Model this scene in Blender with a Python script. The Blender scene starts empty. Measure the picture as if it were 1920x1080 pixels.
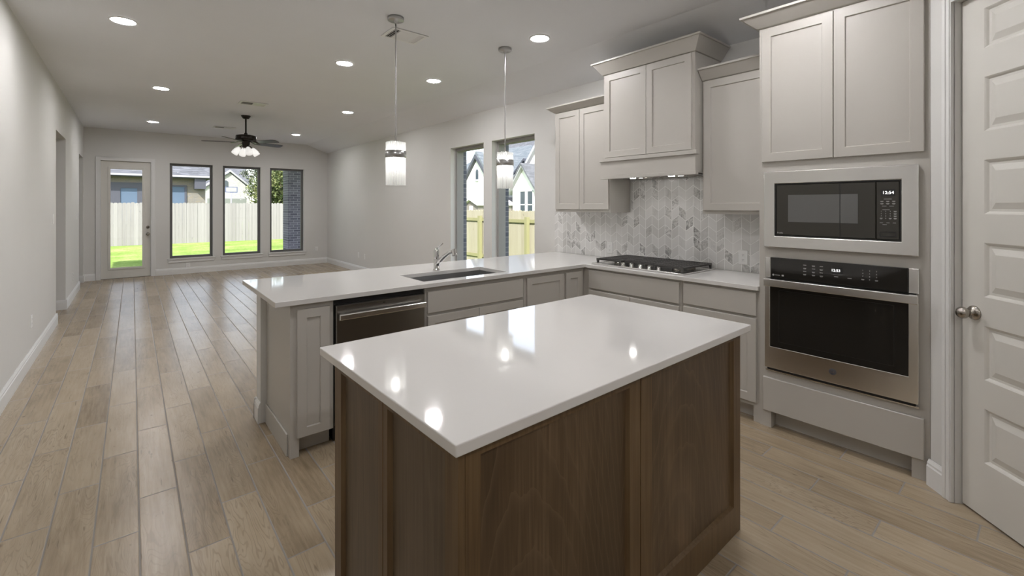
import bpy, bmesh, math, random
from mathutils import Vector, Matrix

SC = bpy.context.scene
COL = SC.collection
random.seed(7)
PI = math.pi

# ------------------------------------------------------------------ camera, sky, sun, exposure
F_PX, HORIZON, YAW, CAM_H = 850.3, 385.57, 0.697, 1.4507
cam_data = bpy.data.cameras.new('camera')
cam_data.sensor_width = 36.0
cam_data.lens = F_PX / 1920 * 36.0
cam_data.shift_y = -(540 - HORIZON) / 1920
cam_data.clip_start, cam_data.clip_end = 0.05, 400
cam = bpy.data.objects.new('camera', cam_data)
COL.objects.link(cam)
cam.location = (0, 0, CAM_H)
cam.rotation_euler = (PI / 2, 0, -YAW)
SC.camera = cam

world = bpy.data.worlds.new('world')
SC.world = world
world.use_nodes = True
wn = world.node_tree
sky = wn.nodes.new('ShaderNodeTexSky')
sky.sky_type = 'NISHITA'
sky.sun_disc = False
sky.sun_elevation = math.radians(40)
sky.sun_rotation = math.radians(220)
sky.air_density = 1.0
sky.dust_density = 1.0
bg = wn.nodes['Background']
bg.inputs['Strength'].default_value = 0.50
sky_tone = wn.nodes.new('ShaderNodeHueSaturation')
sky_tone.inputs['Saturation'].default_value = 0.5
wn.links.new(sky.outputs[0], sky_tone.inputs['Color'])
wn.links.new(sky_tone.outputs[0], bg.inputs['Color'])

sun_data = bpy.data.lights.new('sun', 'SUN')
sun_data.energy = 8.5
sun_data.angle = math.radians(0.6)
sun_data.color = (1.0, 0.96, 0.90)
sun = bpy.data.objects.new('sun', sun_data)
COL.objects.link(sun)
sun.location = (-10, -10, 15)
sun.rotation_euler = Vector((0.55, 0.60, -0.66)).to_track_quat('-Z', 'Y').to_euler()

SC.view_settings.view_transform = 'Standard'
SC.view_settings.look = 'None'
SC.view_settings.exposure = 0.10
SC.view_settings.gamma = 1.0
SC.view_settings.use_curve_mapping = False
SC.cycles.use_denoising = True
SC.cycles.diffuse_bounces = 6
SC.cycles.max_bounces = 14
SC.cycles.transparent_max_bounces = 24
SC.cycles.sample_clamp_indirect = 6.0

CAN_L = 235.0        # radiance of a recessed light's lens


# ------------------------------------------------------------------ node helpers
class NT:
    """Small wrapper for building shader node trees."""
    def __init__(self, name):
        self.mat = bpy.data.materials.new(name)
        self.mat.use_nodes = True
        self.t = self.mat.node_tree
        self.b = self.t.nodes['Principled BSDF']
        self.out = self.t.nodes['Material Output']

    def n(self, typ, **kw):
        node = self.t.nodes.new(typ)
        for k, v in kw.items():
            setattr(node, k, v)
        return node

    def put(self, sock, v):
        if isinstance(v, bpy.types.NodeSocket):
            self.t.links.new(v, sock)
        elif v is not None:
            if isinstance(v, (tuple, list)) and len(v) == 3 and sock.type == 'RGBA':
                v = (*v, 1)
            sock.default_value = v

    def m(self, op, a, b=None, c=None):
        node = self.n('ShaderNodeMath', operation=op)
        for i, v in enumerate((a, b, c)):
            if v is not None:
                self.put(node.inputs[i], v)
        return node.outputs[0]

    def coords(self):
        tc = self.n('ShaderNodeTexCoord')
        return tc.outputs['Object']

    def sep(self, v):
        s = self.n('ShaderNodeSeparateXYZ')
        self.put(s.inputs[0], v)
        return s.outputs

    def comb(self, x=0.0, y=0.0, z=0.0):
        s = self.n('ShaderNodeCombineXYZ')
        for i, v in enumerate((x, y, z)):
            self.put(s.inputs[i], v)
        return s.outputs[0]

    def mapping(self, v, scale=(1, 1, 1)):
        s = self.n('ShaderNodeVectorMath', operation='MULTIPLY')
        self.put(s.inputs[0], v)
        s.inputs[1].default_value = scale
        return s.outputs[0]

    def add(self, a, b):
        s = self.n('ShaderNodeVectorMath', operation='ADD')
        self.put(s.inputs[0], a)
        self.put(s.inputs[1], b)
        return s.outputs[0]

    def noise(self, vec, scale=5.0, detail=4.0, rough=0.55, dist=0.0):
        s = self.n('ShaderNodeTexNoise')
        self.put(s.inputs['Vector'], vec)
        s.inputs['Scale'].default_value = scale
        s.inputs['Detail'].default_value = detail
        s.inputs['Roughness'].default_value = rough
        s.inputs['Distortion'].default_value = dist
        return s.outputs['Fac']

    def white(self, vec):
        s = self.n('ShaderNodeTexWhiteNoise', noise_dimensions='3D')
        self.put(s.inputs['Vector'], vec)
        return s.outputs['Value']

    def mix(self, fac, a, b):
        s = self.n('ShaderNodeMix', data_type='RGBA')
        self.put(s.inputs[0], fac)
        self.put(s.inputs[6], a)
        self.put(s.inputs[7], b)
        return s.outputs[2]

    def ramp(self, fac, stops):
        s = self.n('ShaderNodeValToRGB')
        self.put(s.inputs[0], fac)
        el = s.color_ramp.elements
        while len(el) < len(stops):
            el.new(0.5)
        for e, (p, c) in zip(el, stops):
            e.position = p
            e.color = (*c, 1) if len(c) == 3 else c
        return s.outputs[0]

    def smooth(self, v, lo, hi):
        s = self.n('ShaderNodeMapRange', interpolation_type='SMOOTHSTEP')
        self.put(s.inputs[0], v)
        s.inputs[1].default_value = lo
        s.inputs[2].default_value = hi
        return s.outputs[0]

    def bump(self, h, strength=0.2, dist=0.01):
        s = self.n('ShaderNodeBump')
        self.put(s.inputs['Height'], h)
        s.inputs['Strength'].default_value = strength
        s.inputs['Distance'].default_value = dist
        self.t.links.new(s.outputs[0], self.b.inputs['Normal'])

    def set(self, color=None, rough=None, metal=None, spec=None, **kw):
        if color is not None:
            self.put(self.b.inputs['Base Color'], color)
        if rough is not None:
            self.put(self.b.inputs['Roughness'], rough)
        if metal is not None:
            self.put(self.b.inputs['Metallic'], metal)
        if spec is not None:
            self.put(self.b.inputs['Specular IOR Level'], spec)
        return self


def paint(name, color, rough=0.5, metal=0.0, spec=0.5, bump=0.0, bscale=120.0, var=0.02):
    t = NT(name)
    co = t.coords()
    nz = t.noise(co, 2.3, 3)
    dark = tuple(max(0, c * (1 - var)) for c in color)
    lite = tuple(c * (1 + var) for c in color)
    t.set(t.mix(nz, dark, lite), rough, metal, spec)
    if bump:
        t.bump(t.noise(co, bscale, 3), bump, 0.002)
    return t.mat


def steel(name, color, rough, axis=(2, 300, 2), var=0.035):
    t = NT(name)
    g = t.noise(t.mapping(t.coords(), axis), 1.0, 3)
    t.set(t.mix(g, tuple(c * (1 - var) for c in color), tuple(c * (1 + var) for c in color)),
          rough, 1.0)
    return t.mat


def emitter(name, color, strength):
    t = NT(name)
    t.set((0.9, 0.9, 0.9), 0.4)
    t.put(t.b.inputs['Emission Color'], color)
    t.b.inputs['Emission Strength'].default_value = strength
    return t.mat


def wood(name, dark, mid, light, axis='z', ring=9.0, rough=0.38):
    """Stained timber, grain running along the given axis."""
    t = NT(name)
    co = t.coords()
    st = {'z': (6.0, 6.0, 0.55), 'x': (0.55, 6, 6), 'y': (6, 0.55, 6)}[axis]
    fn = {'z': (90, 90, 2.5), 'x': (2.5, 90, 90), 'y': (90, 2.5, 90)}[axis]
    broad = t.noise(t.mapping(co, st), 0.8, 3, 0.5, 0.6)
    rings = t.m('SINE', t.m('MULTIPLY', broad, ring * 2 * PI))
    line = t.smooth(rings, 0.72, 1.0)
    fine = t.noise(t.mapping(co, fn), 1.0, 4, 0.6)
    blot = t.noise(co, 3.0, 3, 0.5)
    c = t.ramp(t.m('ADD', t.m('MULTIPLY', fine, 0.6), t.m('MULTIPLY', blot, 0.4)),
               [(0.30, dark), (0.5, mid), (0.72, light)])
    c = t.mix(t.m('MULTIPLY', line, 0.28), c, light)
    t.set(c, rough, 0, 0.4)
    t.bump(fine, 0.08, 0.002)
    return t.mat


def cathedral(name, dark, mid, light, rough=0.38):
    """Flat-sawn stained veneer on a face whose width runs along X: nested arches of growth rings."""
    t = NT(name)
    co = t.coords()
    x, y, z = t.sep(co)
    u = t.m('SUBTRACT', t.m('MULTIPLY', t.m('FRACT', t.m('DIVIDE', t.m('ADD', x, 0.93), 0.80)), 0.80), 0.38)
    wob = t.noise(t.comb(t.m('MULTIPLY', x, 3.5), 0.0, t.m('MULTIPLY', z, 1.6)), 1.0, 3, 0.5)
    jag = t.noise(t.comb(t.m('MULTIPLY', x, 26.0), 0.0, t.m('MULTIPLY', z, 7.0)), 1.0, 2, 0.5)
    f = t.m('ADD', z, t.m('MULTIPLY', t.m('MULTIPLY', u, u), 8.5))
    f = t.m('ADD', f, t.m('ADD', t.m('MULTIPLY', wob, 0.55), t.m('MULTIPLY', jag, 0.06)))
    saw = t.m('FRACT', t.m('MULTIPLY', f, 6.0))
    edge = t.m('POWER', saw, 7.0)
    body = t.m('POWER', saw, 1.5)
    fine = t.noise(t.comb(t.m('MULTIPLY', x, 110.0), t.m('MULTIPLY', y, 110.0), t.m('MULTIPLY', z, 3.0)), 1.0, 3, 0.6)
    blot = t.noise(t.comb(t.m('MULTIPLY', x, 5.0), y, t.m('MULTIPLY', z, 1.2)), 1.0, 3, 0.5)
    c = t.ramp(t.m('ADD', t.m('MULTIPLY', fine, 0.4), t.m('MULTIPLY', blot, 0.6)), [(0.32, dark), (0.5, mid), (0.70, light)])
    c = t.mix(t.m('MULTIPLY', body, 0.45), c, dark)
    c = t.mix(t.m('MULTIPLY', edge, 0.5), c, light)
    t.set(c, rough, 0, 0.4)
    return t.mat


def brick(name, c1, c2, mortar, scale=1.0, plane='x'):
    """Running-bond brick; plane says which axis runs along the courses."""
    t = NT(name)
    x, y, z = t.sep(t.coords())
    v = t.comb(x if plane == 'x' else y, z, 0.0)
    s = t.n('ShaderNodeTexBrick')
    t.put(s.inputs['Vector'], v)
    s.inputs['Scale'].default_value = scale
    s.inputs['Brick Width'].default_value = 0.21
    s.inputs['Row Height'].default_value = 0.072
    s.inputs['Mortar Size'].default_value = 0.006
    s.inputs['Color1'].default_value = (*c1, 1)
    s.inputs['Color2'].default_value = (*c2, 1)
    s.inputs['Mortar'].default_value = (*mortar, 1)
    t.set(s.outputs['Color'], 0.9, 0, 0.2)
    t.bump(s.outputs['Fac'], -0.4, 0.01)
    return t.mat


def glass(name, tint=(1, 1, 1), gloss=0.0):
    """Clear pane: see-through with a Fresnel reflection."""
    t = NT(name)
    tr = t.n('ShaderNodeBsdfTransparent')
    tr.inputs[0].default_value = (*tint, 1)
    gl = t.n('ShaderNodeBsdfGlossy')
    gl.inputs['Roughness'].default_value = gloss
    fr = t.n('ShaderNodeFresnel')
    fr.inputs[0].default_value = 1.4
    mx = t.n('ShaderNodeMixShader')
    bf = t.n('ShaderNodeNewGeometry').outputs['Backfacing']
    t.put(mx.inputs[0], t.m('MULTIPLY', fr.outputs[0], t.m('SUBTRACT', 1.0, bf)))
    t.t.links.new(tr.outputs[0], mx.inputs[1])
    t.t.links.new(gl.outputs[0], mx.inputs[2])
    t.t.links.new(mx.outputs[0], t.out.inputs[0])
    return t.mat


def ribbed_glass(name):
    """Milky cast glass that lets light through in both directions."""
    t = NT(name)
    x, y, z = t.sep(t.coords())
    ang = t.m('ARCTAN2', y, x)
    rib = t.m('MULTIPLY_ADD', t.m('SINE', t.m('MULTIPLY', ang, 40.0)), 0.5, 0.5)
    tr = t.n('ShaderNodeBsdfTransparent')
    tr.inputs[0].default_value = (0.97, 0.98, 0.98, 1)
    tl = t.n('ShaderNodeBsdfTranslucent')
    tl.inputs[0].default_value = (0.96, 0.96, 0.95, 1)
    gl = t.n('ShaderNodeBsdfGlossy')
    gl.inputs['Roughness'].default_value = 0.08
    m1 = t.n('ShaderNodeMixShader')
    t.put(m1.inputs[0], t.m('MULTIPLY_ADD', rib, 0.40, 0.22))
    t.t.links.new(tr.outputs[0], m1.inputs[1])
    t.t.links.new(tl.outputs[0], m1.inputs[2])
    m2 = t.n('ShaderNodeMixShader')
    m2.inputs[0].default_value = 0.12
    t.t.links.new(m1.outputs[0], m2.inputs[1])
    t.t.links.new(gl.outputs[0], m2.inputs[2])
    t.t.links.new(m2.outputs[0], t.out.inputs[0])
    return t.mat


def floor_tiles():
    """Wood-look plank tiles, 154 mm by 874 mm, each row stepped by a third."""
    W, L = 0.1542, 0.874
    t = NT('plank_tile')
    x, y, z = t.sep(t.coords())
    c = t.m('DIVIDE', t.m('SUBTRACT', x, 0.024), W)
    ci, cf = t.m('FLOOR', c), t.m('FRACT', c)
    r = t.m('DIVIDE', t.m('SUBTRACT', t.m('SUBTRACT', y, 2.617), t.m('MULTIPLY', t.m('ADD', ci, 1.0), 0.2875)), L)
    ri, rf = t.m('FLOOR', r), t.m('FRACT', r)
    ex = t.m('MULTIPLY', t.m('MINIMUM', cf, t.m('SUBTRACT', 1.0, cf)), W)
    ey = t.m('MULTIPLY', t.m('MINIMUM', rf, t.m('SUBTRACT', 1.0, rf)), L)
    edge = t.m('MINIMUM', ex, ey)
    grout = t.smooth(edge, 0.0040, 0.0028)
    rnd = t.white(t.comb(ci, ri, 0.0))
    rnd2 = t.white(t.comb(ri, ci, 7.0))
    off = t.comb(t.m('MULTIPLY', rnd, 31.0), t.m('MULTIPLY', rnd2, 47.0), 0.0)
    co = t.add(t.comb(x, y, 0.0), off)
    swirl = t.noise(t.mapping(co, (9.0, 1.2, 1)), 1.0, 3, 0.45, 0.35)
    rings = t.m('MULTIPLY', t.smooth(t.m('SINE', t.m('MULTIPLY', swirl, 170.0)), 0.45, 1.0),
                t.smooth(t.noise(t.mapping(co, (5.0, 1.3, 1)), 1.0, 2, 0.5), 0.36, 0.66))
    fine = t.noise(t.mapping(co, (60.0, 4.0, 1)), 1.0, 3, 0.55)
    broad = t.noise(t.mapping(co, (6.0, 2.0, 1)), 1.0, 3, 0.55)
    knots = t.smooth(t.noise(t.mapping(co, (22.0, 9.0, 1)), 1.0, 2, 0.5), 0.70, 0.80)
    tone = t.m('ADD', t.m('ADD', t.m('MULTIPLY', fine, 0.38), t.m('MULTIPLY', broad, 0.40)), t.m('MULTIPLY', rnd, 0.22))
    col = t.ramp(tone, [(0.30, (0.235, 0.178, 0.114)), (0.50, (0.355, 0.282, 0.192)), (0.70, (0.44, 0.362, 0.262))])
    col = t.mix(t.m('MULTIPLY', rings, 0.34), col, (0.17, 0.125, 0.082))
    col = t.mix(t.m('MULTIPLY', knots, 0.55), col, (0.12, 0.085, 0.055))
    streak = t.smooth(t.noise(t.mapping(co, (75.0, 5.0, 1)), 1.0, 2, 0.5), 0.66, 0.74)
    col = t.mix(t.m('MULTIPLY', streak, 0.5), col, (0.12, 0.085, 0.055))
    col = t.mix(grout, col, (0.285, 0.265, 0.24))
    t.set(col, t.m('MULTIPLY_ADD', grout, 0.55, 0.27), 0, t.m('SUBTRACT', 0.5, t.m('MULTIPLY', grout, 0.4)))
    t.bump(t.smooth(edge, 0.0005, 0.0055), 0.45, 0.003)
    return t.mat


def marble_tiles():
    """Chevron mosaic of marble parallelograms on the splashback (plane X = const)."""
    P, R, D = 0.0692, 0.0893, 0.050
    t = NT('marble_mosaic')
    x, y, z = t.sep(t.coords())
    c = t.m('DIVIDE', t.m('SUBTRACT', y, 1.770), P)
    ci, cf = t.m('FLOOR', c), t.m('FRACT', c)
    tri = t.m('ABSOLUTE', t.m('SUBTRACT', t.m('MULTIPLY', t.m('FRACT', t.m('DIVIDE', t.m('SUBTRACT', y, 1.770), 2 * P)), 2.0), 1.0))
    rr = t.m('DIVIDE', t.m('SUBTRACT', t.m('SUBTRACT', z, 0.0235), t.m('MULTIPLY', t.m('SUBTRACT', tri, 1.0), D)), R)
    ri, rf = t.m('FLOOR', rr), t.m('FRACT', rr)
    ex = t.m('MULTIPLY', t.m('MINIMUM', cf, t.m('SUBTRACT', 1.0, cf)), P)
    ez = t.m('MULTIPLY', t.m('MINIMUM', rf, t.m('SUBTRACT', 1.0, rf)), R * 0.81)
    edge = t.m('MINIMUM', ex, ez)
    grout = t.smooth(edge, 0.0028, 0.0018)
    rnd = t.white(t.comb(ci, ri, 3.0))
    rnd2 = t.white(t.comb(ri, ci, 11.0))
    co = t.add(t.comb(0.0, y, z), t.comb(t.m('MULTIPLY', rnd, 19.0), t.m('MULTIPLY', rnd2, 23.0), 0.0))
    cloud = t.noise(co, 9.0, 5, 0.6, 1.2)
    vein = t.m('ABSOLUTE', t.m('SUBTRACT', t.noise(co, 13.0, 5, 0.6, 1.6), 0.5))
    veiny = t.m('MULTIPLY', t.smooth(vein, 0.055, 0.0), t.smooth(rnd, 0.70, 1.0))
    patch = t.m('MULTIPLY', t.smooth(cloud, 0.46, 0.66), t.smooth(rnd, 0.68, 0.95))
    base = t.mix(rnd2, (0.62, 0.615, 0.60), (0.76, 0.755, 0.745))
    col = t.mix(t.m('MULTIPLY', patch, 0.75), base, (0.24, 0.235, 0.23))
    col = t.mix(t.m('MULTIPLY', veiny, 0.8), col, (0.17, 0.165, 0.16))
    col = t.mix(grout, col, (0.90, 0.90, 0.89))
    t.set(col, 0.22, 0, 0.5)
    t.bump(t.smooth(edge, 0.0005, 0.003), 0.2, 0.002)
    return t.mat


def fence_wood(name, c1, c2, pitch, axis):
    t = NT(name)
    x, y, z = t.sep(t.coords())
    u = x if axis == 'x' else y
    b = t.m('FLOOR', t.m('DIVIDE', u, pitch))
    rnd = t.white(t.comb(b, 2.0, 0.0))
    g = t.noise(t.comb(t.m('MULTIPLY', u, 30.0), t.m('MULTIPLY', rnd, 40.0), t.m('MULTIPLY', z, 1.6)), 1.0, 4, 0.6)
    kn = t.smooth(t.noise(t.comb(t.m('MULTIPLY', u, 9.0), rnd, t.m('MULTIPLY', z, 5.0)), 1.0, 2), 0.68, 0.78)
    col = t.mix(t.m('ADD', t.m('MULTIPLY', g, 0.6), t.m('MULTIPLY', rnd, 0.45)), c1, c2)
    col = t.mix(t.m('MULTIPLY', kn, 0.5), col, tuple(v * 0.45 for v in c1))
    t.set(col, 0.85, 0, 0.2)
    return t.mat


def lawn():
    t = NT('lawn_grass')
    co = t.coords()
    a = t.noise(co, 0.9, 5, 0.65)
    b = t.noise(co, 14.0, 4, 0.7)
    col = t.ramp(t.m('ADD', t.m('MULTIPLY', a, 0.55), t.m('MULTIPLY', b, 0.45)),
                 [(0.32, (0.10, 0.17, 0.035)), (0.5, (0.24, 0.36, 0.075)), (0.66, (0.46, 0.48, 0.22))])
    t.set(col, 0.95, 0, 0.1)
    t.bump(b, 0.8, 0.05)
    return t.mat


def shingles(name, c1, c2):
    t = NT(name)
    x, y, z = t.sep(t.coords())
    s = t.n('ShaderNodeTexBrick')
    t.put(s.inputs['Vector'], t.comb(t.m('ADD', x, y), z, 0.0))
    s.inputs['Scale'].default_value = 1.0
    s.inputs['Brick Width'].default_value = 0.4
    s.inputs['Row Height'].default_value = 0.12
    s.inputs['Mortar Size'].default_value = 0.01
    s.inputs['Color1'].default_value = (*c1, 1)
    s.inputs['Color2'].default_value = (*c2, 1)
    s.inputs['Mortar'].default_value = (*[v * 0.5 for v in c1], 1)
    nz = t.noise(t.coords(), 6.0, 4)
    t.set(t.mix(t.m('MULTIPLY', nz, 0.5), s.outputs['Color'], c2), 0.95, 0, 0.1)
    return t.mat


M = {}
M['wall'] = paint('wall_paint', (0.66, 0.655, 0.635), 0.85, bump=0.15, bscale=160)
M['ceiling'] = paint('ceiling_paint', (0.785, 0.795, 0.82), 0.95, bump=0.3, bscale=90)
M['trim'] = paint('trim_paint', (0.72, 0.72, 0.71), 0.35)
M['door'] = paint('door_paint', (0.66, 0.645, 0.60), 0.35)
M['cab'] = paint('cabinet_paint', (0.475, 0.455, 0.418), 0.38)
M['floor'] = floor_tiles()
M['marble'] = marble_tiles()
M['quartz'] = paint('white_quartz', (0.66, 0.65, 0.63), 0.06, spec=1.0, var=0.01)
M['walnut_front'] = cathedral('walnut_veneer', (0.050, 0.030, 0.014), (0.088, 0.054, 0.026), (0.175, 0.115, 0.064))
M['walnut'] = wood('stained_walnut', (0.062, 0.041, 0.023), (0.104, 0.072, 0.042), (0.155, 0.112, 0.070))
M['walnut_edge'] = wood('stained_walnut_rail', (0.068, 0.038, 0.015), (0.115, 0.069, 0.030), (0.160, 0.105, 0.052), ring=4.0)
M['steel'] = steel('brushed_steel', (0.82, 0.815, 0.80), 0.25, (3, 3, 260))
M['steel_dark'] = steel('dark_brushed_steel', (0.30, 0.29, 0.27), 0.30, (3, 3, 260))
M['sink'] = steel('sink_steel', (0.42, 0.42, 0.42), 0.33, (3, 120, 3))
M['insert'] = paint('satin_steel', (0.36, 0.36, 0.35), 0.65, 0.6)
M['chrome'] = paint('chrome', (0.78, 0.78, 0.78), 0.06, 1.0)
M['nickel_light'] = paint('brushed_nickel', (0.46, 0.46, 0.46), 0.28, 1.0)
M['nickel'] = paint('satin_nickel', (0.42, 0.39, 0.35), 0.24, 1.0)
M['black_glass'] = paint('black_glass', (0.018, 0.017, 0.015), 0.04, spec=0.5)
M['mw_glass'] = paint('smoked_glass', (0.036, 0.034, 0.028), 0.06, spec=0.6)
M['mw_window'] = paint('grey_door_window', (0.12, 0.12, 0.118), 0.06, spec=0.6)
M['black'] = paint('black_plastic', (0.012, 0.012, 0.012), 0.45)
M['iron'] = paint('cast_iron', (0.055, 0.053, 0.050), 0.5, bump=0.2, bscale=300)
M['bronze'] = paint('oil_rubbed_bronze', (0.022, 0.017, 0.013), 0.35, 0.6)
M['blade'] = paint('fan_blade_walnut', (0.055, 0.045, 0.038), 0.3)
M['white_plastic'] = paint('white_plastic', (0.78, 0.78, 0.77), 0.35)
M['slot'] = paint('socket_slot', (0.05, 0.05, 0.05), 0.6)
M['frame'] = paint('window_frame_grey', (0.125, 0.124, 0.122), 0.45)
M['frame_light'] = paint('window_frame_taupe', (0.31, 0.305, 0.295), 0.75, spec=0.2)
M['pane'] = glass('window_glass')
M['ribbed'] = ribbed_glass('ribbed_glass')
M['can_lens'] = emitter('can_light_lens', (1.0, 0.975, 0.985), CAN_L)
M['bulb'] = emitter('pendant_bulb', (1.0, 0.97, 0.93), 22.0)
M['fan_glass'] = emitter('fan_light_glass', (1.0, 0.98, 0.95), 0.55)
M['hood_lens'] = emitter('hood_light_lens', (1.0, 0.97, 0.93), 45.0)
M['digits'] = emitter('display_digits', (1.0, 1.0, 1.0), 1.6)
M['legend'] = paint('printed_legend', (0.42, 0.42, 0.41), 0.5)
M['lawn'] = lawn()
M['fence_grey'] = fence_wood('weathered_fence', (0.19, 0.18, 0.178), (0.315, 0.305, 0.30), 0.14, 'x')
M['fence_new'] = fence_wood('new_pine_fence', (0.29, 0.265, 0.185), (0.41, 0.385, 0.30), 0.14, 'y')
M['post_pine'] = fence_wood('treated_pine', (0.24, 0.235, 0.12), (0.32, 0.31, 0.17), 0.5, 'y')
M['brick_slate'] = brick('slate_brick', (0.11, 0.105, 0.13), (0.205, 0.195, 0.225), (0.37, 0.355, 0.375), plane='x')
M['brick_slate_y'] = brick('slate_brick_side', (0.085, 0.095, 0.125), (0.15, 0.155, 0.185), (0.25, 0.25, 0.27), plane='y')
M['brick_tan'] = brick('tan_brick', (0.20, 0.175, 0.135), (0.155, 0.15, 0.14), (0.22, 0.21, 0.19), plane='x')
M['brick_white'] = brick('white_brick', (0.36, 0.355, 0.35), (0.27, 0.27, 0.275), (0.40, 0.395, 0.39), plane='x')
M['stucco'] = paint('white_stucco', (0.66, 0.66, 0.67), 0.9)
M['roof'] = shingles('grey_shingles', (0.085, 0.09, 0.10), (0.155, 0.16, 0.18))
M['roof_dark'] = shingles('slate_shingles', (0.10, 0.12, 0.14), (0.18, 0.20, 0.22))
M['fascia'] = paint('dark_fascia', (0.055, 0.058, 0.075), 0.6)
M['fascia_light'] = paint('pale_fascia', (0.30, 0.30, 0.33), 0.6)
M['navy'] = paint('blue_siding', (0.085, 0.11, 0.22), 0.7)
M['garage'] = paint('garage_door_grey', (0.16, 0.17, 0.16), 0.6)
M['brown'] = paint('brown_timber', (0.13, 0.10, 0.075), 0.7)
M['dark_pane'] = paint('house_window_glass', (0.035, 0.05, 0.065), 0.05)
M['sky_pane'] = paint('house_window_sky', (0.10, 0.14, 0.20), 0.04)  # blue sky reflection painted into the pane colour
M['bark'] = paint('tree_bark', (0.09, 0.07, 0.055), 0.9, bump=0.5, bscale=30)
M['shed'] = paint('shed_siding', (0.20, 0.18, 0.16), 0.8)


def leafmat(name, c1, c2):
    t = NT(name)
    nz = t.noise(t.coords(), 2.2, 3)
    t.set(t.mix(t.smooth(nz, 0.35, 0.65), c1, c2), 0.7, 0, 0.2)
    return t.mat


M['leaf'] = leafmat('oak_leaves', (0.05, 0.075, 0.03), (0.17, 0.19, 0.075))
M['leaf_grey'] = leafmat('dusty_leaves', (0.055, 0.07, 0.055), (0.16, 0.17, 0.13))


# ------------------------------------------------------------------ mesh builder
class MB:
    def __init__(self):
        self.v, self.f, self.smooth = [], [], set()

    def quad(self, *p, smooth=False):
        i = len(self.v)
        self.v += [tuple(q) for q in p]
        self.f.append(tuple(range(i, i + len(p))))
        if smooth:
            self.smooth.add(len(self.f) - 1)
        return self

    def raw(self, verts, faces, smooth=False):
        i = len(self.v)
        self.v += [tuple(q) for q in verts]
        for f in faces:
            if smooth:
                self.smooth.add(len(self.f))
            self.f.append(tuple(i + k for k in f))
        return self

    def box(self, x0, x1, y0, y1, z0, z1):
        x0, x1 = sorted((x0, x1)); y0, y1 = sorted((y0, y1)); z0, z1 = sorted((z0, z1))
        v = [(x, y, z) for z in (z0, z1) for y in (y0, y1) for x in (x0, x1)]
        return self.raw(v, [(0, 2, 3, 1), (4, 5, 7, 6), (0, 1, 5, 4), (2, 6, 7, 3), (0, 4, 6, 2), (1, 3, 7, 5)])

    def loft(self, loops, cap=True, smooth=False, closed=False):
        n = len(loops[0])
        v = [p for l in loops for p in l]
        f = []
        k = len(loops)
        for i in range(k if closed else k - 1):
            a, b = i * n, ((i + 1) % k) * n
            for j in range(n):
                f.append((a + j, a + (j + 1) % n, b + (j + 1) % n, b + j))
        i0 = len(self.f)
        self.raw(v, f, smooth)
        if cap and not closed:
            self.raw(loops[0], [tuple(reversed(range(n)))])
            self.raw(loops[-1], [tuple(range(n))])
        return self

    def prism(self, pts, axis, a0, a1):
        """Polygon of 2-D points extruded along an axis (pts are the two other coordinates, in xyz order)."""
        def at(p, a):
            return {'x': (a, p[0], p[1]), 'y': (p[0], a, p[1]), 'z': (p[0], p[1], a)}[axis]
        return self.loft([[at(p, a0) for p in pts], [at(p, a1) for p in pts]])

    def lathe(self, prof, c=(0, 0, 0), n=28, axis=(0, 0, 1), smooth=True, cap=True):
        q = Vector((0, 0, 1)).rotation_difference(Vector(axis).normalized())
        loops = []
        for r, z in prof:
            loops.append([tuple(Vector(c) + q @ Vector((r * math.cos(2 * PI * k / n), r * math.sin(2 * PI * k / n), z)))
                          for k in range(n)])
        return self.loft(loops, cap, smooth)

    def tube(self, pts, r, n=12, smooth=True):
        pts = [Vector(p) for p in pts]
        rad = r if isinstance(r, (list, tuple)) else [r] * len(pts)
        loops, up = [], None
        for i, p in enumerate(pts):
            d = (pts[min(i + 1, len(pts) - 1)] - pts[max(i - 1, 0)]).normalized()
            if up is None:
                up = Vector((0, 0, 1)) if abs(d.z) < 0.9 else Vector((1, 0, 0))
            s = d.cross(up).normalized()
            u = s.cross(d).normalized()
            up = u
            loops.append([tuple(p + rad[i] * (math.cos(2 * PI * k / n) * s + math.sin(2 * PI * k / n) * u)) for k in range(n)])
        return self.loft(loops, True, smooth)

    def grid(self, axis, a0, a1, us, vs, solid):
        """Solid slab between a0 and a1 along axis whose plan is the cells (i, j) of us x vs for which solid(i, j)."""
        def at(u, v, a):
            return {'x': (a, u, v), 'y': (u, a, v), 'z': (u, v, a)}[axis]
        nu, nv = len(us) - 1, len(vs) - 1
        S = lambda i, j: 0 <= i < nu and 0 <= j < nv and solid((us[i] + us[i + 1]) / 2, (vs[j] + vs[j + 1]) / 2)
        for i in range(nu):
            for j in range(nv):
                if not S(i, j):
                    continue
                u0, u1, v0, v1 = us[i], us[i + 1], vs[j], vs[j + 1]
                for a in (a0, a1):
                    self.quad(at(u0, v0, a), at(u1, v0, a), at(u1, v1, a), at(u0, v1, a))
                for (di, dj, p, q) in ((-1, 0, (u0, v0), (u0, v1)), (1, 0, (u1, v0), (u1, v1)),
                                       (0, -1, (u0, v0), (u1, v0)), (0, 1, (u0, v1), (u1, v1))):
                    if not S(i + di, j + dj):
                        self.quad(at(*p, a0), at(*q, a0), at(*q, a1), at(*p, a1))
        return self


def mesh_of(name, mb, mat, weld=True):
    bm = bmesh.new()
    vs = [bm.verts.new(p) for p in mb.v]
    for k, f in enumerate(mb.f):
        try:
            fc = bm.faces.new([vs[i] for i in f])
            fc.smooth = k in mb.smooth
        except ValueError:
            pass
    if weld:
        bmesh.ops.remove_doubles(bm, verts=bm.verts, dist=1e-5)
    bmesh.ops.recalc_face_normals(bm, faces=bm.faces)
    me = bpy.data.meshes.new(name)
    bm.to_mesh(me)
    bm.free()
    me.materials.append(mat)
    return me


ORG = {}


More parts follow.
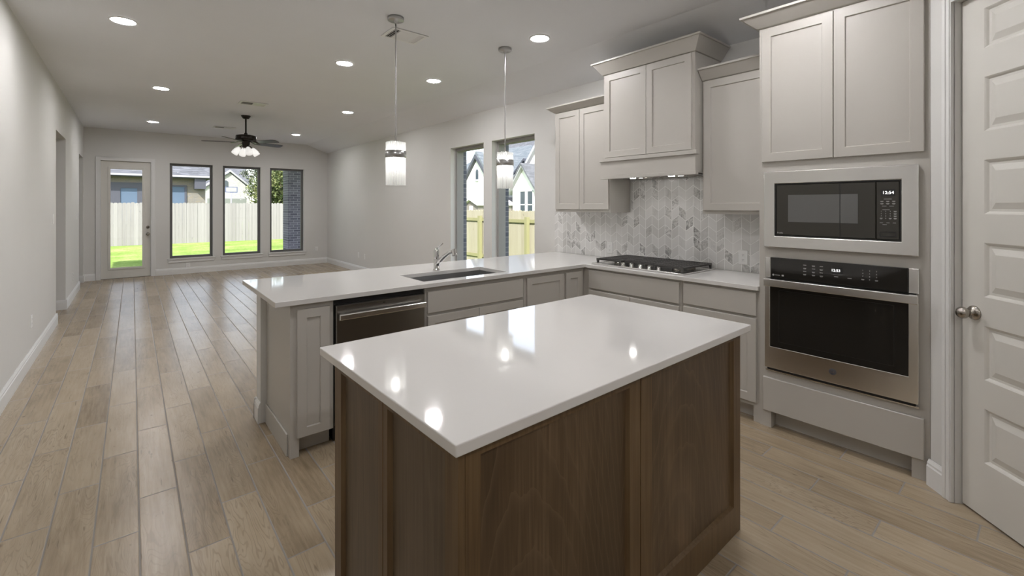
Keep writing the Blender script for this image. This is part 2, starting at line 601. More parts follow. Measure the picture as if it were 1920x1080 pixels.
def tag(o, label=None, cat=None, group=None, kind=None):
    for k, v in (('label', label), ('category', cat), ('group', group), ('kind', kind)):
        if v:
            o[k] = v
    return o


def thing(name, loc, label, cat, group=None, kind=None, rotz=0.0, local=False):
    """An Empty at the thing's base. Children are given in world coordinates unless local."""
    o = bpy.data.objects.new(name, None)
    o.empty_display_size = 0.05
    COL.objects.link(o)
    o.location = loc
    o.rotation_euler.z = rotz
    ORG[o.name] = Vector((0, 0, 0)) if local else Vector(loc)
    return tag(o, label, cat, group, kind)


def part(name, mb, mat, parent, bevel=0.0, label=None, seg=2, kind=None):
    off = ORG[parent.name]
    mb.v = [(p[0] - off.x, p[1] - off.y, p[2] - off.z) for p in mb.v]
    o = bpy.data.objects.new(name, mesh_of(name, mb, mat))
    COL.objects.link(o)
    o.parent = parent
    ORG[o.name] = off
    if bevel:
        add_bevel(o, bevel, seg)
    if label:
        o['label'] = label
    if kind:
        o['kind'] = kind
    return o


def add_bevel(o, w, seg=2):
    b = o.modifiers.new('bevel', 'BEVEL')
    b.width = w
    b.segments = seg
    b.limit_method = 'ANGLE'
    b.angle_limit = math.radians(40)
    b.harden_normals = False


def solo(name, mb, mat, label, cat, group=None, kind=None, bevel=0.0, origin=None):
    """A top-level thing that is a single mesh (world coordinates)."""
    if origin is None:
        xs, ys, zs = zip(*mb.v)
        origin = ((min(xs) + max(xs)) / 2, (min(ys) + max(ys)) / 2, min(zs))
    if kind == 'structure':
        origin = (0, 0, 0)
    mb.v = [(p[0] - origin[0], p[1] - origin[1], p[2] - origin[2]) for p in mb.v]
    o = bpy.data.objects.new(name, mesh_of(name, mb, mat))
    COL.objects.link(o)
    o.location = origin
    ORG[o.name] = Vector(origin)
    if bevel:
        add_bevel(o, bevel)
    return tag(o, label, cat, group, kind)


def dup(src, loc, label, group=None):
    """Copy of a thing with its parts and sub-parts."""
    r = src.copy()
    COL.objects.link(r)
    r.location = loc
    r['label'] = label
    if group:
        r['group'] = group
    for ch in list(src.children):
        c = ch.copy()
        COL.objects.link(c)
        c.parent = r
        for g in list(ch.children):
            d = g.copy()
            COL.objects.link(d)
            d.parent = c
    return r


# mapping of a panel lying on a face: (u along the face, d out of it, z)
def on_x(f):      # face at X = f looking to -X, u = Y
    return lambda u, d, z: (f - d, u, z)


def on_y(f):      # face at Y = f looking to -Y, u = X
    return lambda u, d, z: (u, f - d, z)


def shaker(at, u0, u1, z0, z1, th=0.02, rail=0.055, deep=0.009, lip=0.004, rails=None):
    """Frame-and-panel door or end panel, one closed mesh."""
    r = rails or (rail, rail, rail, rail)          # left, right, bottom, top
    a, b, c, d = u0 + r[0], u1 - r[1], z0 + r[2], z1 - r[3]
    loop = lambda uu0, uu1, zz0, zz1, dd: [at(uu0, dd, zz0), at(uu1, dd, zz0), at(uu1, dd, zz1), at(uu0, dd, zz1)]
    mb = MB()
    mb.loft([loop(u0, u1, z0, z1, 0.0), loop(u0, u1, z0, z1, th - 0.002), loop(u0 + 0.002, u1 - 0.002, z0 + 0.002, z1 - 0.002, th),
             loop(a, b, c, d, th), loop(a + lip, b - lip, c + lip, d - lip, th - deep)])
    return mb


def slab(at, u0, u1, z0, z1, th=0.02, ch=0.003):
    loop = lambda k, dd: [at(u0 + k, dd, z0 + k), at(u1 - k, dd, z0 + k), at(u1 - k, dd, z1 - k), at(u0 + k, dd, z1 - k)]
    return MB().loft([loop(0, 0.0), loop(0, th - ch), loop(ch, th)])


def atbox(mb, at, u0, u1, d0, d1, z0, z1):
    p, q = at(u0, d0, z0), at(u1, d1, z1)
    return mb.box(p[0], q[0], p[1], q[1], p[2], q[2])


def text_mb(s, size, at, u, z, d, depth=0.0006, flip=False, align='CENTER'):
    """Lettering as a mesh on a face; u runs to the reader's right through sign."""
    cu = bpy.data.curves.new('lettering', 'FONT')
    cu.body = s
    cu.size = size
    cu.align_x = align
    cu.align_y = 'CENTER'
    cu.extrude = depth / 2
    cu.resolution_u = 3
    ob = bpy.data.objects.new('lettering', cu)
    COL.objects.link(ob)
    dg = bpy.context.evaluated_depsgraph_get()
    me = bpy.data.meshes.new_from_object(ob.evaluated_get(dg))
    sg = -1 if flip else 1
    mb = MB()
    mb.raw([at(u + sg * v.co.x, d + v.co.z + depth / 2, z + v.co.y) for v in me.vertices], [tuple(p.vertices) for p in me.polygons])
    bpy.data.objects.remove(ob)
    bpy.data.curves.remove(cu)
    bpy.data.meshes.remove(me)
    return mb


# ------------------------------------------------------------------ room shell
XL, XR, YB, ZC = -0.7155, 3.8115, 11.90, 2.961
XS, ZS = 3.315, 2.784          # where the ceiling starts to slope, and where it meets the right wall
YN = -3.2                      # wall behind the camera


def struct(name, mb, mat, label, cat):
    return solo(name, mb, mat, label, cat, kind='structure')


struct('floor', MB().box(-2.4, XR + 0.2, YN - 0.1, YB + 0.15, -0.12, 0.0), M['floor'],
       'greige wood-look plank tile floor through the whole room', 'floor')
struct('ceiling', MB().prism([(-2.4, ZC), (XS, ZC), (XR, ZS), (XR + 0.17, ZS), (XR + 0.17, 3.10), (-2.4, 3.10)], 'y', YN - 0.1, YB + 0.12),
       M['ceiling'], 'white ceiling with one sloped edge above the kitchen wall', 'ceiling')

LO = [(7.828, 8.87, 2.38), (10.93, 11.74, 2.36)]            # openings of the left wall
struct('wall_left', MB().grid('x', XL - 0.12, XL, [YN, LO[0][0], LO[0][1], LO[1][0], LO[1][1], YB], [0, 2.36, 2.38, ZC],
                              lambda u, v: not any(a < u < b and v < t for a, b, t in LO)), M['wall'],
       'long white wall on the left with two cased-out openings', 'wall')
struct('wall_hall', MB().box(-2.0, -1.9, 6.6, YB, 0, ZC).box(-1.9, XL - 0.12, 6.5, 6.6, 0, ZC).box(-1.9, XL - 0.12, 9.6, 9.7, 0, ZC),
       M['wall'], 'white hallway walls seen through the openings of the left wall', 'wall')

DOOR = (-0.475, 0.292, 2.335)
WINS = [(0.603, 1.362), (1.550, 2.300), (2.498, 3.250)]
WZ0, WZ1 = 0.335, 2.343


def back_solid(u, v):
    if DOOR[0] < u < DOOR[1] and v < DOOR[2]:
        return False
    return not any(a < u < b and WZ0 < v < WZ1 for a, b in WINS)


bu = [-2.0, DOOR[0], DOOR[1]] + [c for w in WINS for c in w] + [XR + 0.17]
struct('wall_back', MB().grid('y', YB, YB + 0.13, bu, [0, WZ0, DOOR[2], WZ1, ZC + 0.1], back_solid), M['wall'],
       'white far wall with a glazed door and three tall windows', 'wall')
struct('wall_brick_back', MB().grid('y', YB + 0.135, YB + 0.24, [-6.0] + bu[1:-1] + [XR + 0.3], [-0.3, 0.0, WZ0, DOOR[2], WZ1, ZC + 0.1],
                                    lambda u, v: back_solid(u, v) or v < 0), M['brick_slate'],
       'outside slate brick facing behind the far wall', 'wall')

RW = [(4.118, 4.990), (5.180, 6.046)]
RZ0, RZ1 = 0.335, 2.345
rs = lambda u, v: not any(a < u < b and RZ0 < v < RZ1 for a, b in RW)
ru = [YN, RW[0][0], RW[0][1], RW[1][0], RW[1][1], YB]
struct('wall_right', MB().grid('x', XR, XR + 0.215, ru, [0, RZ0, RZ1, ZS + 0.02], rs), M['wall'],
       'white wall on the right with two tall windows beyond the counter', 'wall')
struct('wall_brick_right', MB().grid('x', XR + 0.22, XR + 0.28, [YN, RW[0][0] - 0.01, RW[0][1] - 0.03, RW[1][0] + 0.01, RW[1][1] - 0.03, YB + 0.24],
                                     [-0.3, RZ0, RZ1, ZC + 0.1],
                                     lambda u, v: not any(a - 0.01 < u < b - 0.03 and RZ0 < v < RZ1 for a, b in RW)), M['brick_slate_y'],
       'outside slate brick facing of the right wall', 'wall')
struct('wall_near', MB().box(XL - 0.12, XR, YN - 0.1, YN, 0, ZC), M['wall'], 'white wall behind the camera', 'wall')
struct('roof', MB().box(-8, XR + 0.55, YN - 0.5, YB + 0.5, 3.14, 3.30).box(-3.2, 4.55, YB + 0.5, 15.7, 3.0, 3.2), M['roof_dark'],
       'roof and patio cover above the room', 'roof')

# diagonal pantry wall: q along the wall (towards the camera), n away from the camera
DV, NV = Vector((-0.70711, -0.70711, 0)), Vector((0.70711, -0.70711, 0))


def pw(q, n, z):
    v = DV * q + NV * n
    return (v.x, v.y, z)


PN = 1.955                       # wall face
def pbox(mb, q0, q1, n0, n1, z0, z1):
    return mb.loft([[pw(q0, n0, z), pw(q1, n0, z), pw(q1, n1, z), pw(q0, n1, z)] for z in (z0, z1)])


DQ0, DQ1, DZ = -2.392, -1.630, 2.44
w = MB()
w.prism([(3.1835, 0.4105), pw(DQ0, PN, 0)[:2], pw(DQ0, PN + 0.11, 0)[:2], (3.34, 0.4105)], 'z', 0, 2.9)
pbox(w, DQ0, DQ1, PN, PN + 0.11, DZ, 2.9)
pbox(w, DQ1, -1.2, PN, PN + 0.11, 0, 2.9)
struct('wall_pantry', w, M['wall'], 'narrow diagonal white wall around the pantry door', 'wall')
e = pw(-1.2, PN, 0)
struct('wall_side', MB().box(e[0], e[0] + 0.1, YN, e[1], 0, ZC), M['wall'], 'white side wall beside the camera', 'wall')


# ------------------------------------------------------------------ baseboards
def base_profile(h=0.135, t=0.016):
    return [(0, 0), (t, 0), (t, h - 0.035), (t - 0.004, h - 0.028), (t - 0.004, h - 0.018), (t - 0.011, h - 0.004), (t - 0.012, h), (0, h)]


def baseboard(name, segs, label):
    """segs: (axis, start, end, wall coordinate, direction the board sticks out)."""
    mb = MB()
    for ax, a0, a1, wv, sg in segs:
        pts = [(wv + sg * p[0], p[1]) for p in base_profile()]
        mb.prism(pts, ax, a0, a1)
    return struct(name, mb, M['trim'], label, 'baseboard')


baseboard('baseboard_left', [('y', YN, 1.750, XL, 1), ('y', 2.630, LO[0][0], XL, 1), ('y', LO[0][1], LO[1][0], XL, 1), ('y', LO[1][1], YB, XL, 1),
                             ('x', XL - 0.12, XL + 0.016, LO[0][1], -1), ('x', XL - 0.12, XL + 0.016, LO[1][1], -1),
                             ('x', XL - 0.12, XL + 0.016, LO[0][0], 1)],
          'white baseboard along the left wall and round its openings')
baseboard('baseboard_back', [('x', XL, DOOR[0] - 0.075, YB, -1), ('x', DOOR[1] + 0.075, XR, YB, -1)],
          'white baseboard along the far window wall')
baseboard('baseboard_right', [('y', 3.75, YB, XR, -1)], 'white baseboard along the right wall beyond the counter')
w = MB()
pp = base_profile()
loops = []
for q in (-2.5415, DQ0 - 0.055):
    loops.append([pw(q, PN - p[0], p[1]) for p in pp])
w.loft(loops)
struct('baseboard_pantry', w, M['trim'], 'short white baseboard between oven tower and pantry door casing', 'baseboard')


# ------------------------------------------------------------------ doors
def raised_door(at, u0, u1, z0, z1, panels, th=0.035):
    """Moulded slab with raised panels; panels are (u0, u1, z0, z1)."""
    us = sorted({u0, u1, *[p[0] for p in panels], *[p[1] for p in panels]})
    zs = sorted({z0, z1, *[p[2] for p in panels], *[p[3] for p in panels]})
    mb = MB()
    hole = lambda u, z: any(p[0] < u < p[1] and p[2] < z < p[3] for p in panels)
    for i in range(len(us) - 1):
        for j in range(len(zs) - 1):
            if not hole((us[i] + us[i + 1]) / 2, (zs[j] + zs[j + 1]) / 2):
                mb.quad(at(us[i], th, zs[j]), at(us[i + 1], th, zs[j]), at(us[i + 1], th, zs[j + 1]), at(us[i], th, zs[j + 1]))
    lp = lambda a, b, c, d, dd: [at(a, dd, c), at(b, dd, c), at(b, dd, d), at(a, dd, d)]
    for a, b, c, d in panels:
        steps = [(0, 0), (0.006, -0.004), (0.013, -0.011), (0.024, -0.011), (0.052, -0.002)]
        mb.loft([lp(a + k, b - k, c + k, d - k, th + dd) for k, dd in steps], cap=False)
        k, dd = steps[-1]
        mb.quad(*lp(a + k, b - k, c + k, d - k, th + dd))
    mb.loft([lp(u0, u1, z0, z1, 0.0), lp(u0, u1, z0, z1, th)], cap=False)
    mb.quad(*lp(u0, u1, z0, z1, 0.0))
    return mb


def at_pantry(u, d, z):
    return pw(u, 2.020 - d, z)


d2 = thing('door_2', pw((DQ0 + DQ1) / 2, 2.0, 0), 'white moulded pantry door with six stacked horizontal panels', 'door', kind='structure')
pans = [(DQ0 + 0.116, DQ1 - 0.116, 0.264 + 0.3825 * i, 0.264 + 0.3825 * i + (0.25 if i < 5 else 0.185)) for i in range(6)]
part('slab', raised_door(at_pantry, DQ0 + 0.004, DQ1 - 0.004, 0.010, DZ - 0.004, pans), M['door'], d2)
c = MB()
for q0, q1, z0, z1 in ((DQ0 - 0.055, DQ0 - 0.002, 0, DZ + 0.055), (DQ1 + 0.002, DQ1 + 0.055, 0, DZ + 0.055), (DQ0 - 0.002, DQ1 + 0.002, DZ + 0.002, DZ + 0.055)):
    pbox(c, q0, q1, PN - 0.018, PN - 0.001, z0, z1)
for q0, q1 in ((DQ0 - 0.048, DQ0 - 0.030), (DQ0 - 0.014, DQ0 - 0.006)):
    pbox(c, q0, q1, PN - 0.022, PN - 0.016, 0, DZ + 0.05)
part('casing', c, M['trim'], d2, 0.003)
kb = at_pantry(DQ0 + 0.068, 0.035, 0.945)
ax = -NV
kn = part('knob', MB().lathe([(0.0, 0), (0.034, 0.0), (0.034, 0.004), (0.031, 0.009), (0.022, 0.013), (0.012, 0.016), (0.010, 0.026),
                              (0.013, 0.031), (0.022, 0.037), (0.027, 0.047), (0.0275, 0.056), (0.024, 0.066), (0.015, 0.073), (0.0, 0.075)],
                             kb, 32, ax, cap=False), M['nickel'], d2, label='satin nickel round knob')
part('latch', pbox(MB(), DQ0 - 0.0015, DQ0 + 0.003, 1.987, 2.005, 0.965, 0.995), M['black'], d2)

def at_left(u, d, z):
    return (XL + 0.001 + d, u, z)


d3 = thing('door_3', (XL + 0.02, 2.19, 0), 'white moulded panel door in the left wall, mirrored in the microwave glass', 'door', kind='structure')
pans = [(1.81 + 0.12, 2.57 - 0.12, 0.264 + 0.3825 * i, 0.264 + 0.3825 * i + (0.25 if i < 5 else 0.185)) for i in range(6)]
part('slab', raised_door(at_left, 1.81, 2.57, 0.010, 2.44, pans, 0.012), M['door'], d3)
c = MB()
for a, b, z0, z1 in ((1.752, 1.807, 0, 2.50), (2.573, 2.628, 0, 2.50), (1.807, 2.573, 2.443, 2.50)):
    c.box(XL + 0.001, XL + 0.019, a, b, z0, z1)
part('casing', c, M['trim'], d3, 0.003)

# far glazed door
d1 = thing('door_1', (-0.09, YB + 0.05, 0), 'pale grey glazed back door between left wall and windows', 'door', kind='structure')
u0, u1, z1 = DOOR[0] + 0.003, DOOR[1] - 0.003, DOOR[2] - 0.003
gu0, gu1, gz0, gz1 = -0.335, 0.160, 0.215, 2.180
ds = MB().grid('y', YB + 0.028, YB + 0.072, [u0, gu0, gu1, u1], [0.012, gz0, gz1, z1], lambda u, v: not (gu0 < u < gu1 and gz0 < v < gz1))
fr = MB()
for a, b, cc, dd in ((gu0 - 0.035, gu0 + 0.006, gz0 - 0.035, gz1 + 0.035), (gu1 - 0.006, gu1 + 0.035, gz0 - 0.035, gz1 + 0.035),
                     (gu0 + 0.006, gu1 - 0.006, gz0 - 0.035, gz0 + 0.006), (gu0 + 0.006, gu1 - 0.006, gz1 - 0.006, gz1 + 0.035)):
    fr.box(a, b, YB + 0.018, YB + 0.030, cc, dd)
part('slab', ds, M['door'], d1, 0.002)
part('glazing_bead', fr, M['door'], d1, 0.004)
part('glass_pane', MB().box(gu0, gu1, YB + 0.046, YB + 0.052, gz0, gz1), M['pane'], d1)
c = MB()
for a, b, cc, dd in ((DOOR[0] - 0.07, DOOR[0] - 0.001, 0, DOOR[2] + 0.07), (DOOR[1] + 0.001, DOOR[1] + 0.07, 0, DOOR[2] + 0.07),
                     (DOOR[0] - 0.001, DOOR[1] + 0.001, DOOR[2] + 0.001, DOOR[2] + 0.07)):
    c.box(a, b, YB - 0.017, YB - 0.001, cc, dd)
part('casing', c, M['trim'], d1, 0.004)
part('threshold', MB().box(DOOR[0] + 0.004, DOOR[1] - 0.004, YB + 0.002, YB + 0.128, 0.0005, 0.010), M['nickel'], d1)
for nm, zz, prof in (('knob', 0.87, [(0, 0), (0.032, 0), (0.030, 0.007), (0.011, 0.010), (0.011, 0.028), (0.026, 0.036), (0.028, 0.05), (0.02, 0.062), (0, 0.065)]),
                     ('deadbolt', 1.01, [(0, 0), (0.030, 0), (0.028, 0.012), (0.010, 0.014), (0.008, 0.026), (0, 0.027)])):
    part(nm, MB().lathe(prof, (0.243, YB + 0.028, zz), 20, (0, -1, 0), cap=False), M['nickel'], d1, label='satin nickel ' + nm)


# ------------------------------------------------------------------ windows
def back_window(k, a, b, label):
    t = thing('window_%d' % k, ((a + b) / 2, YB + 0.09, WZ0), label, 'window', kind='structure')
    y0, y1, fw = YB + 0.075, YB + 0.128, 0.048
    g = MB().grid('y', y0, y1, [a + 0.001, a + fw, b - fw, b - 0.001], [WZ0 + 0.001, WZ0 + fw, WZ1 - fw, WZ1 - 0.001],
                  lambda u, v: not (a + fw < u < b - fw and WZ0 + fw < v < WZ1 - fw))
    part('window_frame', g, M['frame'], t, 0.003)
    part('glass_pane', MB().box(a + fw, b - fw, YB + 0.106, YB + 0.110, WZ0 + fw, WZ1 - fw), M['pane'], t)
    part('window_sill', MB().box(a - 0.045, b + 0.045, YB - 0.032, YB - 0.001, WZ0 - 0.024, WZ0 - 0.001)
         .box(a - 0.03, b + 0.03, YB - 0.016, YB - 0.001, WZ0 - 0.085, WZ0 - 0.024), M['trim'], t, 0.003)


back_window(1, *WINS[0], 'tall grey-framed window nearest the glazed door')
back_window(2, *WINS[1], 'middle of the three tall grey-framed windows in the far wall')
back_window(3, *WINS[2], 'tall grey-framed window nearest the far right corner, slate brick outside')


def side_window(k, a, b, label):
    t = thing('window_%d' % k, (XR + 0.12, (a + b) / 2, RZ0), label, 'window', kind='structure')
    x0, x1, fw = XR + 0.090, XR + 0.212, 0.045
    g = MB().grid('x', x0, x1, [a + 0.001, a + fw, b - fw, b - 0.001], [RZ0 + 0.001, RZ0 + fw, RZ1 - fw, RZ1 - 0.001],
                  lambda u, v: not (a + fw < u < b - fw and RZ0 + fw < v < RZ1 - fw))
    part('window_frame', g, M['frame_light'], t, 0.003)
    part('glass_pane', MB().box(XR + 0.165, XR + 0.169, a + fw, b - fw, RZ0 + fw, RZ1 - fw), M['pane'], t)
    part('window_sill', MB().box(XR - 0.032, XR - 0.001, a - 0.045, b + 0.045, RZ0 - 0.024, RZ0 - 0.001), M['trim'], t, 0.003)


side_window(4, *RW[0], 'taupe-framed side window nearest the wall cabinets')
side_window(5, *RW[1], 'taupe-framed side window behind the chrome faucet')

# ------------------------------------------------------------------ knee wall and base cabinets
CT = 0.914                       # counter height
struct('wall_peninsula', MB().box(0.655, 3.79, 3.392, 3.512, 0, 0.882), M['wall'], 'white knee wall behind the peninsula cabinets', 'wall')
mb = MB()
pr = base_profile()
mb.prism([(0.655 - p[0], p[1]) for p in pr], 'y', 3.392, 3.528)
mb.prism([(3.512 + p[0], p[1]) for p in pr], 'x', 0.639, 3.79)
struct('baseboard_peninsula', mb, M['trim'], 'white baseboard wrapping the end of the knee wall', 'baseboard')

AX, AY = on_x(3.21), on_y(2.80)
TK = 0.105                       # toe-kick height


def base_body(at, u0, u1, depth, foot0=0.0, foot1=0.0, top=0.882):
    """Cabinet box standing on a recessed plinth, with optional feet at the ends."""
    mb = MB()
    atbox(mb, at, u0, u1, 0.0, -depth, TK, top)
    atbox(mb, at, u0, u1, -0.075, -depth, 0.0, TK)
    for a, b in ((u0, u0 + foot0), (u1 - foot1, u1)):
        if b > a:
            atbox(mb, at, a, b, 0.0, -0.075, 0.0, TK)
    return mb


DEP = 0.585
c1 = thing('base_cabinet', (0.81, 3.09, 0), 'narrow greige base cabinet with one tall door at the peninsula end', 'cabinet')
part('body', base_body(AY, 0.691, 0.932, DEP, foot0=0.048), M['cab'], c1)
part('door', shaker(AY, 0.724, 0.907, 0.113, 0.852, rail=0.052), M['cab'], c1)
part('base_trim', MB().box(0.681, 0.6905, 2.845, 3.384, 0, 0.128), M['cab'], c1, 0.002)

c2 = thing('base_cabinet', (2.008, 3.09, 0), 'greige sink base cabinet with wide false drawer front above two doors', 'cabinet')
part('body', base_body(AY, 1.552, 2.465, DEP, top=0.62).box(1.552, 1.562, 2.80, 3.385, 0.62, 0.882).box(2.455, 2.465, 2.80, 3.385, 0.62, 0.882)
     .box(1.562, 2.455, 2.80, 2.815, 0.62, 0.882), M['cab'], c2)
part('drawer_front', slab(AY, 1.570, 2.447, 0.702, 0.852), M['cab'], c2)
part('door', shaker(AY, 1.570, 2.006, 0.113, 0.682), M['cab'], c2)
part('door', shaker(AY, 2.009, 2.447, 0.113, 0.682), M['cab'], c2)

c3 = thing('base_cabinet', (3.10, 3.09, 0), 'greige corner base cabinet with one wide and one narrow door', 'cabinet')
part('body', base_body(AY, 2.467, 3.79, DEP), M['cab'], c3)
part('door', shaker(AY, 2.493, 2.931, 0.113, 0.852), M['cab'], c3, label='wide door')
part('door', shaker(AY, 2.958, 3.168, 0.113, 0.852), M['cab'], c3, label='narrow door in the inside corner')

c4 = thing('base_cabinet', (3.50, 2.31, 0), 'wide greige base cabinet under the gas cooktop', 'cabinet')
part('body', base_body(AX, 1.815, 2.797, DEP), M['cab'], c4)
part('drawer_front', slab(AX, 1.832, 2.722, 0.702, 0.866), M['cab'], c4)
part('door', slab(AX, 1.832, 2.275, 0.113, 0.684), M['cab'], c4)
part('door', slab(AX, 2.279, 2.722, 0.113, 0.684), M['cab'], c4)

c5 = thing('base_cabinet', (3.50, 1.535, 0), 'greige base cabinet with drawer and door beside the oven tower', 'cabinet')
part('body', base_body(AX, 1.2585, 1.813, DEP, foot0=0.04), M['cab'], c5)
part('drawer_front', slab(AX, 1.276, 1.796, 0.712, 0.866), M['cab'], c5)
part('door', shaker(AX, 1.276, 1.796, 0.133, 0.694), M['cab'], c5)

# worktop on the base cabinets, L-shaped, with a sink cut-out
SK = (1.580, 2.340, 2.858, 3.236)


def top_solid(u, v):
    if SK[0] < u < SK[1] and SK[2] < v < SK[3]:
        return False
    return v > 2.761 or u > 3.180


wt = MB().grid('z', 0.884, CT, [0.6054, SK[0], SK[1], 3.180, 3.803], [1.2585, 2.761, SK[2], SK[3], 3.742], top_solid)
solo('countertop', wt, M['quartz'], 'L-shaped white quartz countertop over the peninsula and cooktop run', 'countertop', bevel=0.003)

# splashback
sb = MB().grid('x', 3.8035, 3.8110, [1.2585, 1.802, 2.695, 3.760], [CT + 0.0005, 1.384, 1.695],
               lambda u, v: v < 1.384 or 1.802 < u < 2.695)
struct('wall_backsplash', sb, M['marble'], 'chevron marble mosaic splashback behind the cooktop', 'backsplash')

# ------------------------------------------------------------------ sink and faucet
sk = thing('sink', (1.96, 3.05, 0.66), 'rectangular undermount steel sink set in the peninsula countertop', 'sink')
s0, s1, s2, s3 = SK[0] - 0.004, SK[1] + 0.004, SK[2] - 0.004, SK[3] + 0.004
lp = lambda k, z: [(s0 + k, s2 + k, z), (s1 - k, s2 + k, z), (s1 - k, s3 - k, z), (s0 + k, s3 - k, z)]
part('basin', MB().loft([lp(-0.004, 0.662), lp(-0.008, 0.8835), lp(0.004, 0.8835), lp(0.012, 0.70), lp(0.03, 0.678)]), M['sink'], sk)
part('drain', MB().lathe([(0, 0), (0.045, 0), (0.045, 0.004), (0.03, 0.005), (0.028, 0.001), (0, 0.001)], (1.96, 3.05, 0.6785), 24, cap=False), M['chrome'], sk)

fb = Vector((1.938, 3.292, CT))
fa = thing('faucet', fb, 'chrome pull-out kitchen faucet with a raised lever behind the sink', 'faucet')
part('body', MB().lathe([(0, 0), (0.029, 0.0), (0.029, 0.006), (0.024, 0.010), (0.0225, 0.10), (0.023, 0.16), (0.020, 0.176), (0.012, 0.182), (0, 0.183)],
                        fb, 28, cap=False), M['chrome'], fa)
sd = Vector((0.045, -0.225, 0)).normalized()
pts = [fb + Vector((0, 0, 0.055)) + sd * 0.01, fb + Vector((0, 0, 0.085)) + sd * 0.045, fb + Vector((0, 0, 0.122)) + sd * 0.095,
       fb + Vector((0, 0, 0.152)) + sd * 0.145, fb + Vector((0, 0, 0.170)) + sd * 0.195]
sp = part('spout', MB().tube(pts, [0.021, 0.019, 0.016, 0.0145, 0.014], 16), M['chrome'], fa)
hd = (Vector((0, 0, -1)) + sd * 0.18).normalized()
part('spray_head', MB().lathe([(0, 0), (0.017, 0.0), (0.019, 0.004), (0.019, 0.042), (0.022, 0.050), (0.0215, 0.058), (0, 0.058)],
                              pts[-1] + sd * 0.012 + Vector((0, 0, 0.020)), 24, hd, cap=False), M['chrome'], sp)
part('lever', MB().tube([fb + Vector((0, 0, 0.178)), fb + Vector((0, 0, 0.196)) + sd * 0.03, fb + Vector((0, 0, 0.226)) + sd * 0.075], [0.008, 0.0065, 0.0055], 10),
     M['chrome'], fa)

# ------------------------------------------------------------------ dishwasher
dw = thing('dishwasher', (1.24, 3.09, 0), 'stainless dishwasher with bar handle in the peninsula', 'dishwasher')
part('body', MB().box(0.936, 1.548, 2.812, 3.38, 0.09, 0.876).box(0.95, 1.53, 2.86, 3.38, 0.0, 0.09), M['black'], dw)
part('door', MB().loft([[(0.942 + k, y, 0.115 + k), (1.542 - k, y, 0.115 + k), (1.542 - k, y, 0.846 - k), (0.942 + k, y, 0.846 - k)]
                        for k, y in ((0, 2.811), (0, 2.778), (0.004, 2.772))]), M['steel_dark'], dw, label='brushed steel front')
h = MB()
prof = [(2.722, 0.766), (2.735, 0.762), (2.744, 0.766), (2.744, 0.797), (2.735, 0.801), (2.722, 0.797)]
h.prism(prof, 'x', 0.948, 1.526)
for xx in (0.975, 1.478):
    h.box(xx, xx + 0.022, 2.742, 2.7715, 0.770, 0.794)
part('handle', h, M['steel'], dw, 0.003, label='polished steel bar handle')
part('badge', MB().box(1.238, 1.252, 2.7708, 2.7718, 0.826, 0.831), M['black'], dw)
part('toe_panel', MB().box(0.945, 1.540, 2.850, 2.859, 0.005, 0.108), M['black'], dw)

# ------------------------------------------------------------------ gas cooktop
ck = thing('cooktop', (3.50, 2.28, CT), 'five-burner gas cooktop with black cast-iron grates', 'cooktop')
kx0, kx1, ky0, ky1 = 3.245, 3.772, 1.825, 2.735
lp = lambda k, z: [(kx0 + k, ky0 + k, z), (kx1 - k, ky0 + k, z), (kx1 - k, ky1 - k, z), (kx0 + k, ky1 - k, z)]
part('pan', MB().loft([lp(0.006, CT + 0.0005), lp(0, CT + 0.003), lp(0, CT + 0.008), lp(0.004, CT + 0.011), lp(0.016, CT + 0.011), lp(0.022, CT + 0.007)]),
     M['steel'], ck, label='stainless pan')
for bx, by, br in ((3.62, 2.56, 0.042), (3.44, 2.57, 0.036), (3.55, 2.28, 0.058), (3.62, 1.99, 0.046), (3.44, 1.99, 0.034)):
    b = part('burner', MB().lathe([(0, 0), (br * 1.25, 0), (br * 1.2, 0.010), (br * 0.9, 0.012), (br * 0.9, 0.016), (0, 0.016)], (bx, by, CT + 0.0075), 24, cap=False), M['nickel'], ck)
    part('burner_cap', MB().lathe([(0, 0), (br, 0), (br, 0.006), (br * 0.85, 0.009), (0, 0.009)], (bx, by, CT + 0.0236), 24, cap=False), M['iron'], b)
gt = CT + 0.050
for gi, (g0, g1) in enumerate(((1.858, 2.128), (2.132, 2.442), (2.446, 2.722))):
    g = MB()
    gx0, gx1 = (3.300, 3.765) if gi != 1 else (3.345, 3.765)
    th = 0.012
    for xx in (gx0, gx1 - th):
        g.box(xx, xx + th, g0, g1, gt - 0.014, gt)
    for yy in (g0, g1 - th):
        g.box(gx0, gx1, yy, yy + th, gt - 0.014, gt)
    n = 11
    for q in range(1, n):
        yy = g0 + (g1 - g0 - th) * q / n
        g.box(gx0 + 0.03, gx1 - 0.03, yy + 0.001, yy + th - 0.001, gt - 0.012, gt - 0.0005)
    for q in (0.24, 0.5, 0.76):
        xx = gx0 + (gx1 - gx0) * q
        g.box(xx - 0.007, xx + 0.007, g0, g1, gt - 0.016, gt - 0.001)
    for xx in (gx0, gx1 - 0.018):
        for yy in (g0 + 0.002, g1 - 0.020):
            g.loft([[(xx - 0.001, yy - 0.001, z), (xx + w_, yy - 0.001, z), (xx + w_, yy + w_, z), (xx - 0.001, yy + w_, z)] for z, w_ in ((CT + 0.0115, 0.014), (gt - 0.010, 0.021))])
    part('grate', g, M['iron'], ck, 0.0015)
for q in range(5):
    yk = 2.415 - 0.088 * q
    part('knob', MB().lathe([(0, 0), (0.021, 0), (0.021, 0.006), (0.017, 0.010), (0.0165, 0.028), (0.014, 0.031), (0, 0.031)], (3.288, yk, CT + 0.0075), 22, cap=False)
         .box(3.272, 3.304, yk - 0.004, yk + 0.004, CT + 0.036, CT + 0.043), M['chrome'], ck)

